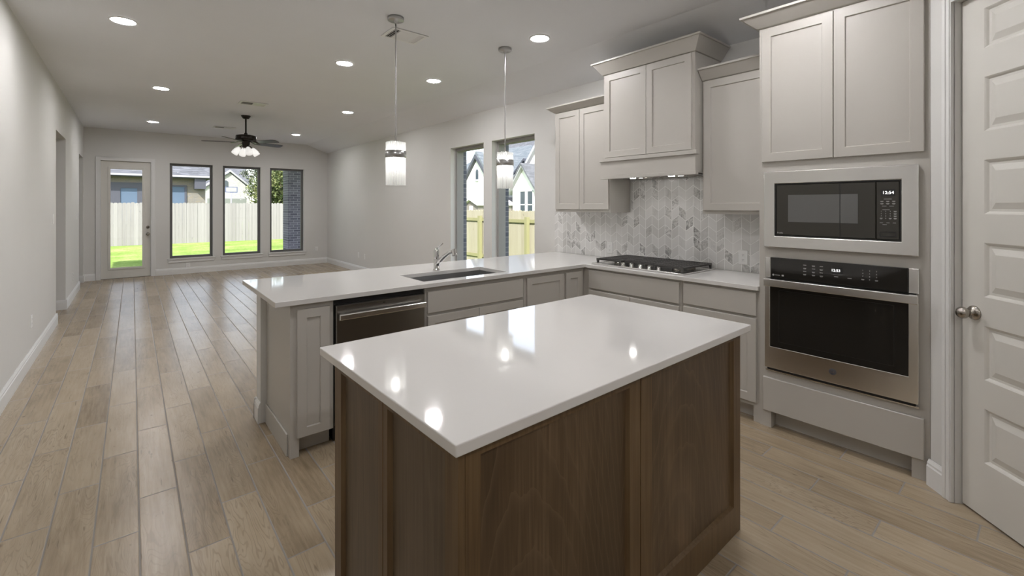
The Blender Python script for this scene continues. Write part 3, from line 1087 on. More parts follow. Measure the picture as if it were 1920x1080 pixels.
# ------------------------------------------------------------------ oven tower
TX, T0, T1 = 3.20, 0.4135, 1.2565
AT = on_x(TX)
tw = thing('tall_cabinet', (3.5, 0.835, 0), 'tall greige oven cabinet with two upper doors and a bottom drawer', 'cabinet')
OV, MW = (0.470, 1.198, 0.405, 1.100), (0.470, 1.204, 1.196, 1.655)
b = MB()
b.grid('x', TX, 3.79, [T0, OV[0], OV[1], MW[1], T1], [TK, OV[2], OV[3], MW[2], MW[3], 2.618],
       lambda u, v: not (OV[0] < u < OV[1] and OV[2] < v < OV[3]) and not (MW[0] < u < MW[1] and MW[2] < v < MW[3]))
b.box(TX + 0.075, 3.79, T0, T1, 0, TK)
b.box(TX, TX + 0.075, T0, T0 + 0.075, 0, TK).box(TX, TX + 0.075, T1 - 0.072, T1, 0, TK)
part('body', b, M['cab'], tw)
part('door', shaker(AT, 0.840, 1.236, 1.736, 2.606), M['cab'], tw)
part('door', shaker(AT, 0.436, 0.836, 1.736, 2.606), M['cab'], tw)
part('drawer_front', slab(AT, 0.436, 1.228, 0.112, 0.330), M['cab'], tw)


def crown(x, y0, y1, z0, z1, p, left=True, right=True, xb=3.79):
    """Flared cornice; left = return on the high-Y side, right = return on the low-Y side."""
    l, r = (1 if left else 0), (1 if right else 0)
    loops = []
    for k, z in ((0.0, z0), (p * 0.12, z0 + 0.004), (p * 0.88, z1 - 0.016), (p, z1 - 0.014), (p, z1)):
        loops.append([(x - k, y0 - r * k, z), (xb, y0 - r * k, z), (xb, y1 + l * k, z), (x - k, y1 + l * k, z)])
    return MB().loft(loops)


part('crown', crown(TX - 0.004, T0, T1, 2.6185, 2.70, 0.09, True, False), M['cab'], tw)

# microwave
mw = thing('microwave', (3.45, 0.838, 1.18), 'built-in microwave with stainless trim kit and clock reading 12:54', 'microwave')
part('body', MB().box(3.20, 3.66, MW[0] + 0.006, MW[1] - 0.006, MW[2] + 0.004, MW[3] - 0.006), M['black'], mw)
AM = on_x(3.1985)
tz0, tz1, ty0, ty1 = 1.181, 1.671, 0.456, 1.219
tr = MB().grid('x', 3.172, 3.1985, [ty0, 0.527, 1.155, ty1], [tz0, 1.256, 1.592, tz1], lambda u, v: not (0.527 < u < 1.155 and 1.256 < v < 1.592))
part('trim_frame', tr, M['steel'], mw, 0.005, label='brushed stainless trim frame', seg=3)
part('gasket', MB().grid('x', 3.1765, 3.1985, [0.5275, 0.534, 1.148, 1.1545], [1.2565, 1.263, 1.585, 1.5915],
                         lambda u, v: not (0.534 < u < 1.148 and 1.263 < v < 1.585)), M['black'], mw)
md = part('door', slab(AM, 0.638, 1.1475, 1.2635, 1.5845, 0.020), M['mw_glass'], mw, label='smoked glass door')
part('door_window', slab(on_x(3.1784), 0.718, 1.078, 1.348, 1.518, 0.0008, 0.0003), M['mw_window'], md, label='paler window in the door')
part('seam', MB().box(3.1776, 3.1783, 0.802, 0.805, 1.264, 1.584), M['black'], md)
part('lettering', text_mb('Profile', 0.013, on_x(3.1784), 1.141, 1.277, 0.0, flip=True, align='LEFT'), M['legend'], md)
mp = part('control_panel', slab(AM, 0.5345, 0.6355, 1.2635, 1.5845, 0.020), M['mw_glass'], mw)
AP = on_x(3.1784)
part('display', slab(AP, 0.553, 0.615, 1.503, 1.540, 0.0006, 0.0002), M['black'], mp)
part('clock_digits', text_mb('12:54', 0.023, on_x(3.1777), 0.583, 1.5215, 0.0, flip=True), M['digits'], mp, label='white clock digits 12:54')
lg = []
def bar(keys_, at, u, z, wd, ht=0.0022):
    keys_.append(atbox(MB(), at, u - wd / 2, u + wd / 2, 0.0, 0.0005, z - ht / 2, z + ht / 2))
bar(lg, AP, 0.5845, 1.487, 0.035)
for zz in (1.475, 1.462):
    for uu in (0.610, 0.5845, 0.559):
        bar(lg, AP, uu, zz, 0.014); bar(lg, AP, uu, zz - 0.004, 0.010, 0.0014)
for uu in (0.600, 0.568):
    bar(lg, AP, uu, 1.448, 0.020)
bar(lg, AP, 0.592, 1.428, 0.032)
keys = [('1', '2', '3'), ('4', '5', '6'), ('7', '8', '9'), ('', '0', '')]
for r, row in enumerate(keys):
    for c, s in enumerate(row):
        uu, zz = 0.613 - 0.0195 * c, 1.419 - 0.0128 * r
        if s:
            k = text_mb(s, 0.0085, AP, uu, zz, 0.0, flip=True)
            lg.append(k)
        else:
            bar(lg, AP, uu, zz + 0.001, 0.012); bar(lg, AP, uu, zz - 0.003, 0.009)
    bar(lg, AP, 0.553, 1.420 - 0.0128 * r, 0.013); bar(lg, AP, 0.553, 1.416 - 0.0128 * r, 0.010)
for uu in (0.612, 0.5835, 0.556):
    bar(lg, AP, uu, 1.356, 0.014)
bar(lg, AP, 0.598, 1.346, 0.018)
for k in lg:
    part('key_label', k, M['legend'], mp)
part('open_button', MB().grid('x', 3.1774, 3.1783, [0.549, 0.553, 0.617, 0.621], [1.279, 1.283, 1.303, 1.307],
                              lambda u, v: not (0.553 < u < 0.617 and 1.283 < v < 1.303)), M['black'], mp)

# wall oven
ov = thing('wall_oven', (3.45, 0.834, 0.39), 'built-in stainless wall oven with black glass below the microwave', 'oven')
part('body', MB().box(3.20, 3.74, OV[0] + 0.006, OV[1] - 0.006, OV[2] + 0.004, OV[3] - 0.006), M['black'], ov)
oy0, oy1 = 0.456, 1.213
AO = on_x(3.1985)
cp = part('control_panel', slab(AO, 0.4995, 1.1795, 0.984, 1.116, 0.022), M['black_glass'], ov, label='black glass control panel')
part('side_trim', slab(AO, oy0, 0.4985, 0.984, 1.116, 0.022), M['steel'], ov)
part('side_trim', slab(AO, 1.1805, oy1, 0.984, 1.116, 0.022), M['steel'], ov)
od = part('door', MB().grid('x', 3.168, 3.1985, [oy0, 0.497, 1.180, oy1], [0.402, 0.541, 0.968, 0.978], lambda u, v: not (0.497 < u < 1.180 and 0.541 < v < 0.968)),
          M['steel'], ov, 0.003, label='stainless door frame')
part('door_glass', MB().box(3.169, 3.190, 0.4975, 1.1795, 0.5415, 0.9675), M['black_glass'], od, label='black door glass')
part('inner_window', MB().grid('x', 3.1683, 3.1689, [0.556, 0.558, 1.126, 1.128], [0.578, 0.580, 0.908, 0.910],
                               lambda u, v: not (0.558 < u < 1.126 and 0.580 < v < 0.908)), M['black'], od)
part('emblem', MB().lathe([(0, 0), (0.0185, 0), (0.0185, 0.0015), (0.0165, 0.002), (0, 0.002)], (3.168, 0.838, 0.470), 32, (-1, 0, 0), cap=False), M['fascia'], od)
em = text_mb('GE', 0.019, on_x(3.1659), 0.838, 0.470, 0.0, 0.0008, flip=True)
rg = MB().lathe([(0.0145, 0), (0.0155, 0), (0.0155, 0.0008), (0.0145, 0.0008)], (3.1659, 0.838, 0.470), 32, (-1, 0, 0), smooth=False, cap=False)
em.raw(rg.v, rg.f)
part('emblem_monogram', em, M['steel'], od)
h = MB().prism([(3.132, 0.934), (3.147, 0.931), (3.152, 0.936), (3.152, 0.978), (3.147, 0.982), (3.132, 0.979)], 'y', 0.454, 1.207)
for yy in (0.475, 1.165):
    h.box(3.150, 3.1675, yy, yy + 0.024, 0.944, 0.970)
part('handle', h, M['steel'], ov, 0.003, label='long flat stainless handle')
part('vent', MB().box(3.178, 3.1985, 0.47, 1.2, 0.386, 0.400), M['black'], ov)
part('bottom_trim', MB().box(3.184, 3.1985, oy0, oy1, 0.378, 0.3855), M['steel'], ov)
AC = on_x(3.1764)
part('display', slab(AC, 0.79, 0.845, 1.046, 1.088, 0.0004, 0.0001), M['black'], cp)
part('clock_digits', text_mb('12:53', 0.021, on_x(3.1759), 0.824, 1.068, 0.0, flip=True), M['digits'], cp, label='white clock digits 12:53')
lg = []
for c, uu in enumerate((0.985, 0.938, 0.897)):
    for r in range(4):
        zz = 1.084 - 0.019 * r
        bar(lg, AC, uu, zz, 0.017, 0.0025)
        if (c + r) % 2 or r == 3:
            bar(lg, AC, uu, zz - 0.0045, 0.013, 0.0018)
for uu, zz in ((0.822, 1.032), (0.757, 1.030)):
    bar(lg, AC, uu, zz, 0.020, 0.0025)
for r, row in enumerate(keys):
    for c, s in enumerate(row):
        uu, zz = 0.695 - 0.031 * c, 1.083 - 0.0165 * r
        if s:
            k = text_mb(s, 0.010, AC, uu, zz, 0.0, flip=True)
            lg.append(k)
        else:
            bar(lg, AC, uu, zz, 0.014); bar(lg, AC, uu, zz - 0.004, 0.012, 0.0016)
lc = MB().lathe([(0, 0), (0.0062, 0), (0.0062, 0.0005), (0, 0.0005)], (3.1764, 1.163, 1.005), 20, (-1, 0, 0), smooth=False, cap=False)
lg.append(lc)
bar(lg, AC, 1.138, 1.005, 0.028, 0.003); bar(lg, AC, 1.108, 1.005, 0.012, 0.010)
for k in lg:
    part('key_label', k, M['legend'], cp)

# ------------------------------------------------------------------ wall cabinets and range hood
UX = 3.490
AU = on_x(UX)
ul = thing('wall_cabinet', (3.64, 3.07, 1.385), 'greige two-door wall cabinet nearest the side windows', 'cabinet')
part('body', MB().box(UX, 3.80, 2.712, 3.436, 1.385, 2.436), M['cab'], ul)
part('door', shaker(AU, 3.0865, 3.424, 1.413, 2.428), M['cab'], ul)
part('door', shaker(AU, 2.722, 3.0835, 1.413, 2.428), M['cab'], ul)
part('crown', crown(UX - 0.004, 2.712, 3.436, 2.4365, 2.500, 0.075, True, False, 3.80), M['cab'], ul)

ur = thing('wall_cabinet', (3.64, 1.53, 1.385), 'greige single-door wall cabinet between hood and oven tower', 'cabinet')
part('body', MB().box(UX, 3.80, 1.2585, 1.797, 1.385, 2.440), M['cab'], ur)
part('door', shaker(AU, 1.282, 1.782, 1.413, 2.432), M['cab'], ur)
part('crown', crown(UX - 0.004, 1.2585, 1.797, 2.4405, 2.528, 0.080, False, False, 3.80), M['cab'], ur)

HX = 3.380
AH = on_x(HX)
hd_ = thing('range_hood', (3.6, 2.25, 1.70), 'tall greige hood cabinet with mantle ledge above the cooktop', 'range hood')
part('body', MB().box(HX, 3.80, 1.803, 2.698, 1.715, 2.660), M['cab'], hd_)
part('door', shaker(AH, 2.2355, 2.675, 1.892, 2.652), M['cab'], hd_)
part('door', shaker(AH, 1.826, 2.2325, 1.892, 2.652), M['cab'], hd_)
m_ = MB()
m_.box(3.330, HX - 0.0005, 1.768, 2.716, 1.852, 1.884)
m_.box(3.345, HX - 0.0005, 1.782, 2.704, 1.724, 1.852)
m_.box(3.338, HX - 0.0005, 1.776, 2.710, 1.694, 1.724)
part('mantle', m_, M['cab'], hd_, 0.002)
part('crown', crown(HX - 0.004, 1.803, 2.698, 2.6605, 2.772, 0.085, True, True, 3.80), M['cab'], hd_)
ins = part('insert', MB().box(3.41, 3.77, 1.845, 2.655, 1.7025, 1.7145), M['insert'], hd_, 0.003, label='stainless hood insert')
for yy in (2.43, 2.05):
    part('hood_light', MB().lathe([(0, 0.006), (0.026, 0.006), (0.026, 0.0), (0, 0.0)], (3.455, yy, 1.6955), 20, cap=False), M['hood_lens'], ins, label='glowing round hood lamp')
f_ = MB()
for q in range(9):
    f_.box(3.53, 3.74, 1.90 + q * 0.08, 1.955 + q * 0.08, 1.698, 1.702)
part('filter', f_, M['nickel'], ins)

# ------------------------------------------------------------------ island (stands a hair off square)
IR = 0.0118
IC = (1.358, 1.28)
ca, sa = math.cos(IR), math.sin(IR)
iw = (IC[0] * ca - IC[1] * sa, IC[0] * sa + IC[1] * ca)


def isl(at):      # island coordinates -> local coordinates of the island thing
    return lambda u, d, z: tuple(Vector(at(u, d, z)) - Vector((IC[0], IC[1], 0)))


il = thing('kitchen_island', (iw[0], iw[1], 0), 'dark walnut kitchen island base with framed panels', 'island', rotz=IR, local=True)
ix0, ix1, iy0, iy1 = 0.588, 2.098, 0.876, 1.682
L_ = lambda x, y, z: (x - IC[0], y - IC[1], z)


def ibox(mb, x0, x1, y0, y1, z0, z1):
    return mb.box(x0 - IC[0], x1 - IC[0], y0 - IC[1], y1 - IC[1], z0, z1)


bd = MB()
ibox(bd, ix0 + 0.018, ix1 - 0.012, iy0 + 0.018, iy1 - 0.02, 0.0, 0.884)
part('body', bd, M['walnut_edge'], il)
AF = isl(on_y(iy0 + 0.018))
AL = isl(on_x(ix0 + 0.018))


def framed(at, u0, u1, z0, z1, r, field, th=0.018, deep=0.0145, lip=0.008):
    a, b, c, d = u0 + r[0], u1 - r[1], z0 + r[2], z1 - r[3]
    loop = lambda k0, k1, k2, k3, dd: [at(k0, dd, k2), at(k1, dd, k2), at(k1, dd, k3), at(k0, dd, k3)]
    f = part('end_panel', MB().loft([loop(u0, u1, z0, z1, 0.0), loop(u0, u1, z0, z1, th - 0.002), loop(u0 + 0.002, u1 - 0.002, z0 + 0.002, z1 - 0.002, th),
                                     loop(a, b, c, d, th), loop(a + lip, b - lip, c + lip, d - lip, th - deep), loop(a + lip, b - lip, c + lip, d - lip, 0.0)], closed=True),
             M['walnut_edge'], il)
    part('panel_field', atbox(MB(), at, a + lip, b - lip, 0.0003, th - deep, c + lip, d - lip), field, f)


framed(AF, ix0 + 0.018, 1.3195, 0.0, 0.884, (0.046, 0.060, 0.125, 0.030), M['walnut_front'])
framed(AF, 1.3225, ix1, 0.0, 0.884, (0.066, 0.066, 0.125, 0.024), M['walnut_front'])
framed(AL, iy0, 1.2775, 0.0, 0.884, (0.058, 0.030, 0.125, 0.030), M['walnut'])
framed(AL, 1.2795, iy1, 0.0, 0.884, (0.030, 0.062, 0.125, 0.030), M['walnut'])
pk = MB()
ibox(pk, ix0 + 0.0185, ix0 + 0.05, iy0, iy0 + 0.0175, 0, 0.884)
for (xa, xb) in ((0.63, 1.10), (1.11, 1.58), (1.59, 2.06)):
    part('door', shaker(isl(lambda u, d, z: (u, iy1 - 0.02 + d, z)), xa, xb, 0.12, 0.872, 0.02), M['walnut'], il)

itop = MB().box(0.565 - IC[0], 2.1504 - IC[0], 0.8514 - IC[1], 1.780 - IC[1], 0.8845, CT)
it = thing('island_countertop', (iw[0], iw[1], 0.8845), 'white polished quartz slab on the walnut island', 'countertop', rotz=IR, local=True)
itop.v = [(p[0], p[1], p[2] - 0.8845) for p in itop.v]
part('slab', itop, M['quartz'], it, 0.003)


# ------------------------------------------------------------------ electrical plates
def outlet(face, u, z, out, label, kind='outlet', group=None):
    """face: 'x+' on the left wall (looks to +X), 'x-' right wall, 'y-' far wall; out = wall coordinate."""
    at = {'x-': on_x(out - 0.0003), 'y-': on_y(out - 0.0003), 'x+': lambda uu, d, zz: (out + 0.0003 + d, uu, zz)}[face]
    name = 'wall_outlet' if kind == 'outlet' else 'light_switch'
    p = at(u, 0.0, z)
    t = thing(name, p, label, 'outlet' if kind == 'outlet' else 'switch', group)
    wd, ht = 0.037, 0.058
    part('cover_plate', slab(at, u - wd, u + wd, z - ht, z + ht, 0.006, 0.003), M['white_plastic'], t)
    if kind == 'outlet':
        for dz in (0.020, -0.020):
            r = part('receptacle', slab(at, u - 0.017, u + 0.017, z + dz - 0.014, z + dz + 0.014, 0.0075, 0.001), M['white_plastic'], t)
            s = MB()
            for du in (-0.006, 0.006):
                atbox(s, at, u + du - 0.001, u + du + 0.001, 0.0074, 0.0078, z + dz - 0.001, z + dz + 0.007)
            atbox(s, at, u - 0.002, u + 0.002, 0.0074, 0.0078, z + dz - 0.009, z + dz - 0.005)
            part('slots', s, M['slot'], r)
    else:
        part('rocker', slab(at, u - 0.016, u + 0.016, z - 0.033, z + 0.033, 0.0095, 0.002), M['white_plastic'], t)
    return t


outlet('x-', 1.618, 1.030, 3.8035, 'white outlet on the marble splashback beside the oven tower')
outlet('x-', 2.957, 1.013, 3.8035, 'white outlet on the marble splashback left of the cooktop')
outlet('x-', 9.80, 0.365, XR, 'white wall plate low on the right wall, farther of a pair')
outlet('x-', 9.45, 0.360, XR, 'white wall plate low on the right wall, nearer of a pair')
outlet('y-', 3.545, 0.360, YB, 'white outlet on the far wall beside the right corner')
t = outlet('y-', 0.912, 0.175, YB, 'white outlet just above the baseboard under the first window')
outlet('x+', 6.04, 0.385, XL, 'white outlet low on the left wall before the first opening')
outlet('x+', 9.83, 0.345, XL, 'white outlet low on the left wall between the two openings')
outlet('x+', 7.54, 1.295, XL, 'white rocker switch on the left wall before the first opening', 'switch')
outlet('x+', 10.46, 1.28, XL, 'white rocker switch on the left wall beside the far opening', 'switch')

# ------------------------------------------------------------------ ceiling fittings
CANS = [(2.812, 2.970, 'recessed ceiling light above the hood end of the counter'),
        (2.789, 4.805, 'recessed ceiling light above the side windows, between the two pendants'),
        (1.722, 4.818, 'recessed ceiling light just beyond the nearer pendant and kitchen vent'),
        (-0.057, 4.867, 'recessed ceiling light nearest the left wall and the camera'),
        (0.283, 7.356, 'recessed ceiling light on the left before the ceiling fan'),
        (2.664, 7.309, 'recessed ceiling light on the right before the ceiling fan'),
        (0.286, 10.39, 'recessed ceiling light above the glazed back door'),
        (2.660, 10.31, 'recessed ceiling light above the third far window'),
        (2.55, 1.05, 'added unseen fill lamp above the island and oven tower'),  # from here to the list end: out-of-view lamps added to light the room
        (0.60, 1.75, 'added unseen fill lamp above the left end of the island'),
        (1.60, -1.2, 'added unseen fill lamp behind the camera on the right'),
        (0.05, -1.2, 'added unseen fill lamp behind the camera on the left')]
first = None
for X, Y, lab in CANS:
    if first is None:
        first = thing('recessed_light', (X, Y, ZC), lab, 'ceiling light', 'recessed ceiling lights')
        part('trim_ring', MB().lathe([(0.078, -0.001), (0.096, -0.001), (0.096, -0.005), (0.090, -0.009), (0.080, -0.010), (0.078, -0.006)], (X, Y, ZC), 36, cap=False)
             , M['white_plastic'], first)
        part('lens', MB().lathe([(0, -0.0015), (0.078, -0.0015), (0.078, -0.004), (0, -0.0045)], (X, Y, ZC), 36, cap=False), M['can_lens'], first, label='glowing white lens')
    else:
        dup(first, (X, Y, ZC), lab)


def vent(cx, cy, wx, wy, ways, label):
    t = thing('ceiling_vent', (cx, cy, ZC), label, 'vent', 'ceiling air vents')
    x0, x1, y0, y1 = cx - wx / 2, cx + wx / 2, cy - wy / 2, cy + wy / 2
    m = 0.028
    part('backing', MB().box(x0 + 0.01, x1 - 0.01, y0 + 0.01, y1 - 0.01, ZC - 0.002, ZC - 0.0005), M['slot'], t)
    ix = [x0 + m + (x1 - x0 - 2 * m) * k for k in ways]
    us = [x0]
    for k in range(len(ix) - 1):
        us += [ix[k] + (0.005 if k else 0), ix[k + 1] - (0.005 if k < len(ix) - 2 else 0)]
    us.append(x1)
    fr = MB().grid('z', ZC - 0.010, ZC - 0.0025, us, [y0, y0 + m, y1 - m, y1],
                   lambda u, v: not (y0 + m < v < y1 - m and any(us[2 * k + 1] < u < us[2 * k + 2] for k in range((len(us) - 2) // 2))))
    part('frame', fr, M['white_plastic'], t, 0.002)
    nb = (len(us) - 2) // 2
    for k in range(nb):
        a, b = us[2 * k + 1], us[2 * k + 2]
        s = MB()
        tilt = 1 if k == 0 else -1
        if nb == 3 and k == 1:
            n = int((y1 - y0 - 2 * m) / 0.016)
            for q in range(n):
                yy = y0 + m + (q + 0.5) * (y1 - y0 - 2 * m) / n
                s.loft([[(xx, yy + 0.009, ZC - 0.010), (xx, yy - 0.009, ZC - 0.004), (xx, yy - 0.010, ZC - 0.005), (xx, yy + 0.008, ZC - 0.011)] for xx in (a, b)])
        else:
            n = max(3, int((b - a) / 0.017))
            for q in range(n):
                xx = a + (q + 0.5) * (b - a) / n
                s.loft([[(xx - tilt * 0.006, yy, ZC - 0.010), (xx + tilt * 0.005, yy, ZC - 0.003), (xx + tilt * 0.006, yy, ZC - 0.004), (xx - tilt * 0.005, yy, ZC - 0.011)]
                        for yy in (y0 + m, y1 - m)])
        part('louver', s, M['white_plastic'], t)
    return t


vent(1.855, 3.700, 0.335, 0.260, (0, 0.22, 0.80, 1), 'three-way ceiling vent behind the nearer pendant canopy')
vent(1.371, 7.60, 0.36, 0.24, (0, 0.5, 1), 'two-way ceiling vent in front of the ceiling fan')
vent(1.366, 10.28, 0.36, 0.22, (0, 0.5, 1), 'two-way ceiling vent beyond the ceiling fan')

# pendants
px, py = 1.622, 3.392
pd = thing('pendant_light', (px, py, ZC), 'ribbed glass cylinder pendant nearer the dishwasher', 'pendant light', 'pendants over the peninsula')
part('canopy', MB().lathe([(0, -0.0005), (0.064, -0.0005), (0.064, -0.024), (0.060, -0.027), (0.016, -0.028), (0.014, -0.040), (0.006, -0.050), (0, -0.050)],
                          (px, py, ZC), 32, cap=False), M['nickel_light'], pd, label='round metal ceiling canopy')
cord = [(px + 0.0012 * math.sin(q * 0.9), py, ZC - 0.048 - q * 0.0365) for q in range(26)]
part('cord', MB().tube(cord, 0.0055, 8), M['nickel_light'], pd)
R, zt, zb = 0.0775, 1.958, 1.616
ORG_keep = ORG[pd.name]
gl = []
n = 72
for zz in (zt, zb):
    gl.append([(px + (R + 0.0016 * math.cos(36 * 2 * PI * k / n)) * math.cos(2 * PI * k / n), py + (R + 0.0016 * math.cos(36 * 2 * PI * k / n)) * math.sin(2 * PI * k / n), zz) for k in range(n)])
for zz in (zb, zt):
    gl.append([(px + (R - 0.006) * math.cos(2 * PI * k / n), py + (R - 0.006) * math.sin(2 * PI * k / n), zz) for k in range(n)])
part('glass_shade', MB().loft(gl, closed=True, smooth=False), M['ribbed'], pd, label='ribbed milky glass cylinder')
part('band', MB().lathe([(R + 0.002, 1.832), (R + 0.006, 1.833), (R + 0.006, 1.889), (R + 0.002, 1.890)], (px, py, 0), 48, cap=False), M['nickel_light'], pd, label='satin metal band')
part('socket', MB().lathe([(0, 2.012), (0.008, 2.010), (0.010, 1.975), (0.040, 1.970), (0.040, 1.955), (0.028, 1.950), (0.026, 1.905), (0, 1.904)], (px, py, 0), 28, cap=False)
     .box(px - R + 0.002, px + R - 0.002, py - 0.004, py + 0.004, 1.948, 1.953), M['chrome'], pd)
part('bulb', MB().lathe([(0, 1.903), (0.014, 1.898), (0.018, 1.87), (0.030, 1.83), (0.032, 1.80), (0.024, 1.775), (0, 1.764)], (px, py, 0), 24, cap=False), M['bulb'], pd, label='lit bulb')
dup(pd, (2.747, 3.386, ZC), 'ribbed glass cylinder pendant in front of the side windows')

# ceiling fan
fx, fy = 1.462, 8.711
fn = thing('ceiling_fan', (fx, fy, ZC), 'dark bronze five-blade ceiling fan with four lit glass shades', 'ceiling fan')
part('canopy', MB().lathe([(0, -0.0005), (0.072, -0.0005), (0.071, -0.012), (0.045, -0.050), (0.030, -0.055), (0, -0.055)], (fx, fy, ZC), 28, cap=False), M['bronze'], fn)
part('downrod', MB().tube([(fx, fy, ZC - 0.054), (fx, fy, 2.650)], 0.0125, 12).lathe([(0, 2.672), (0.024, 2.668), (0.028, 2.640), (0.0, 2.638)], (fx, fy, 0), 16, cap=False), M['bronze'], fn)
part('motor', MB().lathe([(0, 2.640), (0.085, 2.638), (0.148, 2.622), (0.157, 2.605), (0.157, 2.560), (0.150, 2.546), (0.100, 2.535), (0.062, 2.528), (0.056, 2.470), (0.045, 2.425), (0, 2.420)],
                         (fx, fy, 0), 36, cap=False), M['bronze'], fn)
th0 = 18
for k in range(5):
    a = math.radians(th0 + 72 * k)
    dx, dy = math.cos(a), math.sin(a)
    ex, ey = -dy, dx
    def bp(r, w, z):
        return (fx + dx * r + ex * w, fy + dy * r + ey * w, z)
    arm = part('blade_arm', MB().loft([[bp(r, -w, z), bp(r, w, z), bp(r, w, z + 0.006), bp(r, -w, z + 0.006)]
                                       for r, w, z in ((0.07, 0.018, 2.528), (0.12, 0.012, 2.508), (0.16, 0.03, 2.496), (0.22, 0.040, 2.496))]), M['bronze'], fn)
    pl = []
    for r, w in ((0.17, 0.050), (0.25, 0.058), (0.42, 0.066), (0.56, 0.070), (0.60, 0.064), (0.625, 0.045)):
        t0, t1 = 2.508 + w * 0.22, 2.508 - w * 0.22
        pl.append([bp(r, -w, t0), bp(r, w, t1), bp(r, w, t1 + 0.006), bp(r, -w, t0 + 0.006)])
    part('blade', MB().loft(pl), M['blade'], fn)
for k in range(4):
    a = math.radians(8 + 90 * k)
    d = Vector((math.cos(a), math.sin(a), 0))
    hub = Vector((fx, fy, 2.440))
    j = hub + d * 0.095 + Vector((0, 0, -0.020))
    ar = part('lamp_arm', MB().tube([hub + d * 0.03, hub + d * 0.07 + Vector((0, 0, 0.008)), j], 0.009, 10), M['bronze'], fn)
    axs = (d * 0.58 + Vector((0, 0, -0.80))).normalized()
    part('glass_shade', MB().lathe([(0.0, 0.0), (0.022, 0.0), (0.034, 0.022), (0.046, 0.055), (0.052, 0.100), (0.050, 0.136), (0.0, 0.132)], j, 22, axs, cap=False), M['fan_glass'], ar,
         label='glowing frosted glass shade')

# ------------------------------------------------------------------ outside: ground, fences
GZ = -0.30
g = MB().box(-60, 90, -30, 140, GZ - 0.3, GZ)
struct('ground', g, M['lawn'], 'bright green lawn around the house', 'lawn')
struct('patio', MB().box(-3.2, 4.5, YB + 0.25, 15.6, GZ, GZ + 0.12), M['stucco'], 'concrete patio slab outside the glazed door', 'patio')
struct('pillar_patio', MB().box(3.62, 4.45, 14.9, 15.5, GZ + 0.121, 2.99), M['brick_slate'], 'slate brick patio pillar outside the third far window', 'pillar')

fe = thing('wooden_fence', (3, 26, GZ), 'weathered grey picket privacy fence across the far end of the lawn', 'fence')
pk = MB()
x = -9.0
while x < 8.05:
    wd = 0.138
    hh = 1.58 + random.uniform(-0.012, 0.012) + (0.02 if random.random() < .15 else 0)
    yo = random.uniform(-0.006, 0.006) - (0.02 if random.random() < .12 else 0)
    pk.prism([(x, GZ), (x + wd, GZ), (x + wd, hh - 0.035), (x + wd - 0.03, hh), (x + 0.03, hh), (x, hh - 0.035)], 'y', 26 + yo, 26.018 + yo)
    x += 0.142
part('picket_panel', pk, M['fence_grey'], fe)
for zz in (0.0, 0.65, 1.3):
    part('rail', MB().box(-9, 8.2, 26.03, 26.07, zz, zz + 0.09), M['fence_grey'], fe)

FX = 8.3
fe2 = thing('wooden_fence', (FX, 14, GZ), 'pale new pine picket fence outside the side windows', 'fence')
pk = MB()
y = -2.0
while y < 26:
    hh = 1.315 + random.uniform(-0.01, 0.01)
    wd = 0.138
    pk.prism([(y, GZ), (y + wd, GZ), (y + wd, hh - 0.03), (y + wd - 0.03, hh), (y + 0.03, hh), (y, hh - 0.03)], 'x', FX, FX + 0.018)
    y += 0.142
part('picket_panel', pk, M['fence_new'], fe2)
for zz in (-0.13, 0.98):
    part('rail', MB().box(FX - 0.045, FX - 0.002, -2, 25.9, zz, zz + 0.09), M['post_pine'], fe2)
for yy in (2.6, 4.8, 7.0, 9.17, 11.34, 13.6, 15.9, 18.2, 20.5, 22.8):
    part('post', MB().box(FX - 0.15, FX - 0.046, yy - 0.05, yy + 0.05, GZ, 1.14), M['post_pine'], fe2)

# ------------------------------------------------------------------ outside: neighbouring houses
h1 = thing('brick_house', (-4.5, 33, GZ), 'tan brick house with dark-framed windows behind the far fence', 'house')
part('wall', MB().box(-14, 3.08, 30, 38, GZ, 3.0), M['brick_tan'], h1)
rf = MB().raw([(-14.6, 29.4, 3.02), (3.6, 29.4, 3.02), (3.6, 38.6, 3.02), (-14.6, 38.6, 3.02), (-10, 34, 6.2), (-1.2, 34, 6.2)],
              [(0, 1, 5, 4), (1, 2, 5), (2, 3, 4, 5), (3, 0, 4), (0, 3, 2, 1)])
part('roof', rf, M['roof'], h1)
part('fascia', MB().box(-14.6, 3.6, 29.36, 29.40, 2.90, 3.08), M['fascia'], h1)
part('gutter', MB().box(-14.6, 3.62, 29.26, 29.355, 2.95, 3.05), M['fascia_light'], h1)
part('bracket', MB().box(2.55, 3.05, 29.45, 29.99, 2.35, 2.9), M['fascia'], h1)


def house_window(p, at, u0, u1, z0, z1, frame, pane, nm=0, fw=0.09):
    us = [u0, u0 + fw, u1 - fw, u1]
    if nm:
        mid = (u0 + u1) / 2
        us = [u0, u0 + fw, mid - nm, mid + nm, u1 - fw, u1]
    mb = MB()
    for i in range(0, len(us), 2):
        atbox(mb, at, us[i], us[i + 1], 0.0, 0.05, z0, z1)
    for i in range(1, len(us) - 1, 2):
        atbox(mb, at, us[i], us[i + 1], 0.0, 0.05, z1 - fw, z1)
        atbox(mb, at, us[i], us[i + 1], 0.0, 0.05, z0, z0 + fw)
    f = part('window', mb, frame, p)
    g = MB()
    for i in range(1, len(us) - 1, 2):
        atbox(g, at, us[i], us[i + 1], 0.002, 0.02, z0 + fw, z1 - fw)
    part('pane', g, pane, f)


AY30 = on_y(30.0)
house_window(h1, AY30, -1.95, 0.47, 0.4, 2.62, M['fascia'], M['sky_pane'], nm=0.28, fw=0.28)
house_window(h1, AY30, 1.36, 2.24, 0.4, 2.55, M['fascia'], M['sky_pane'])

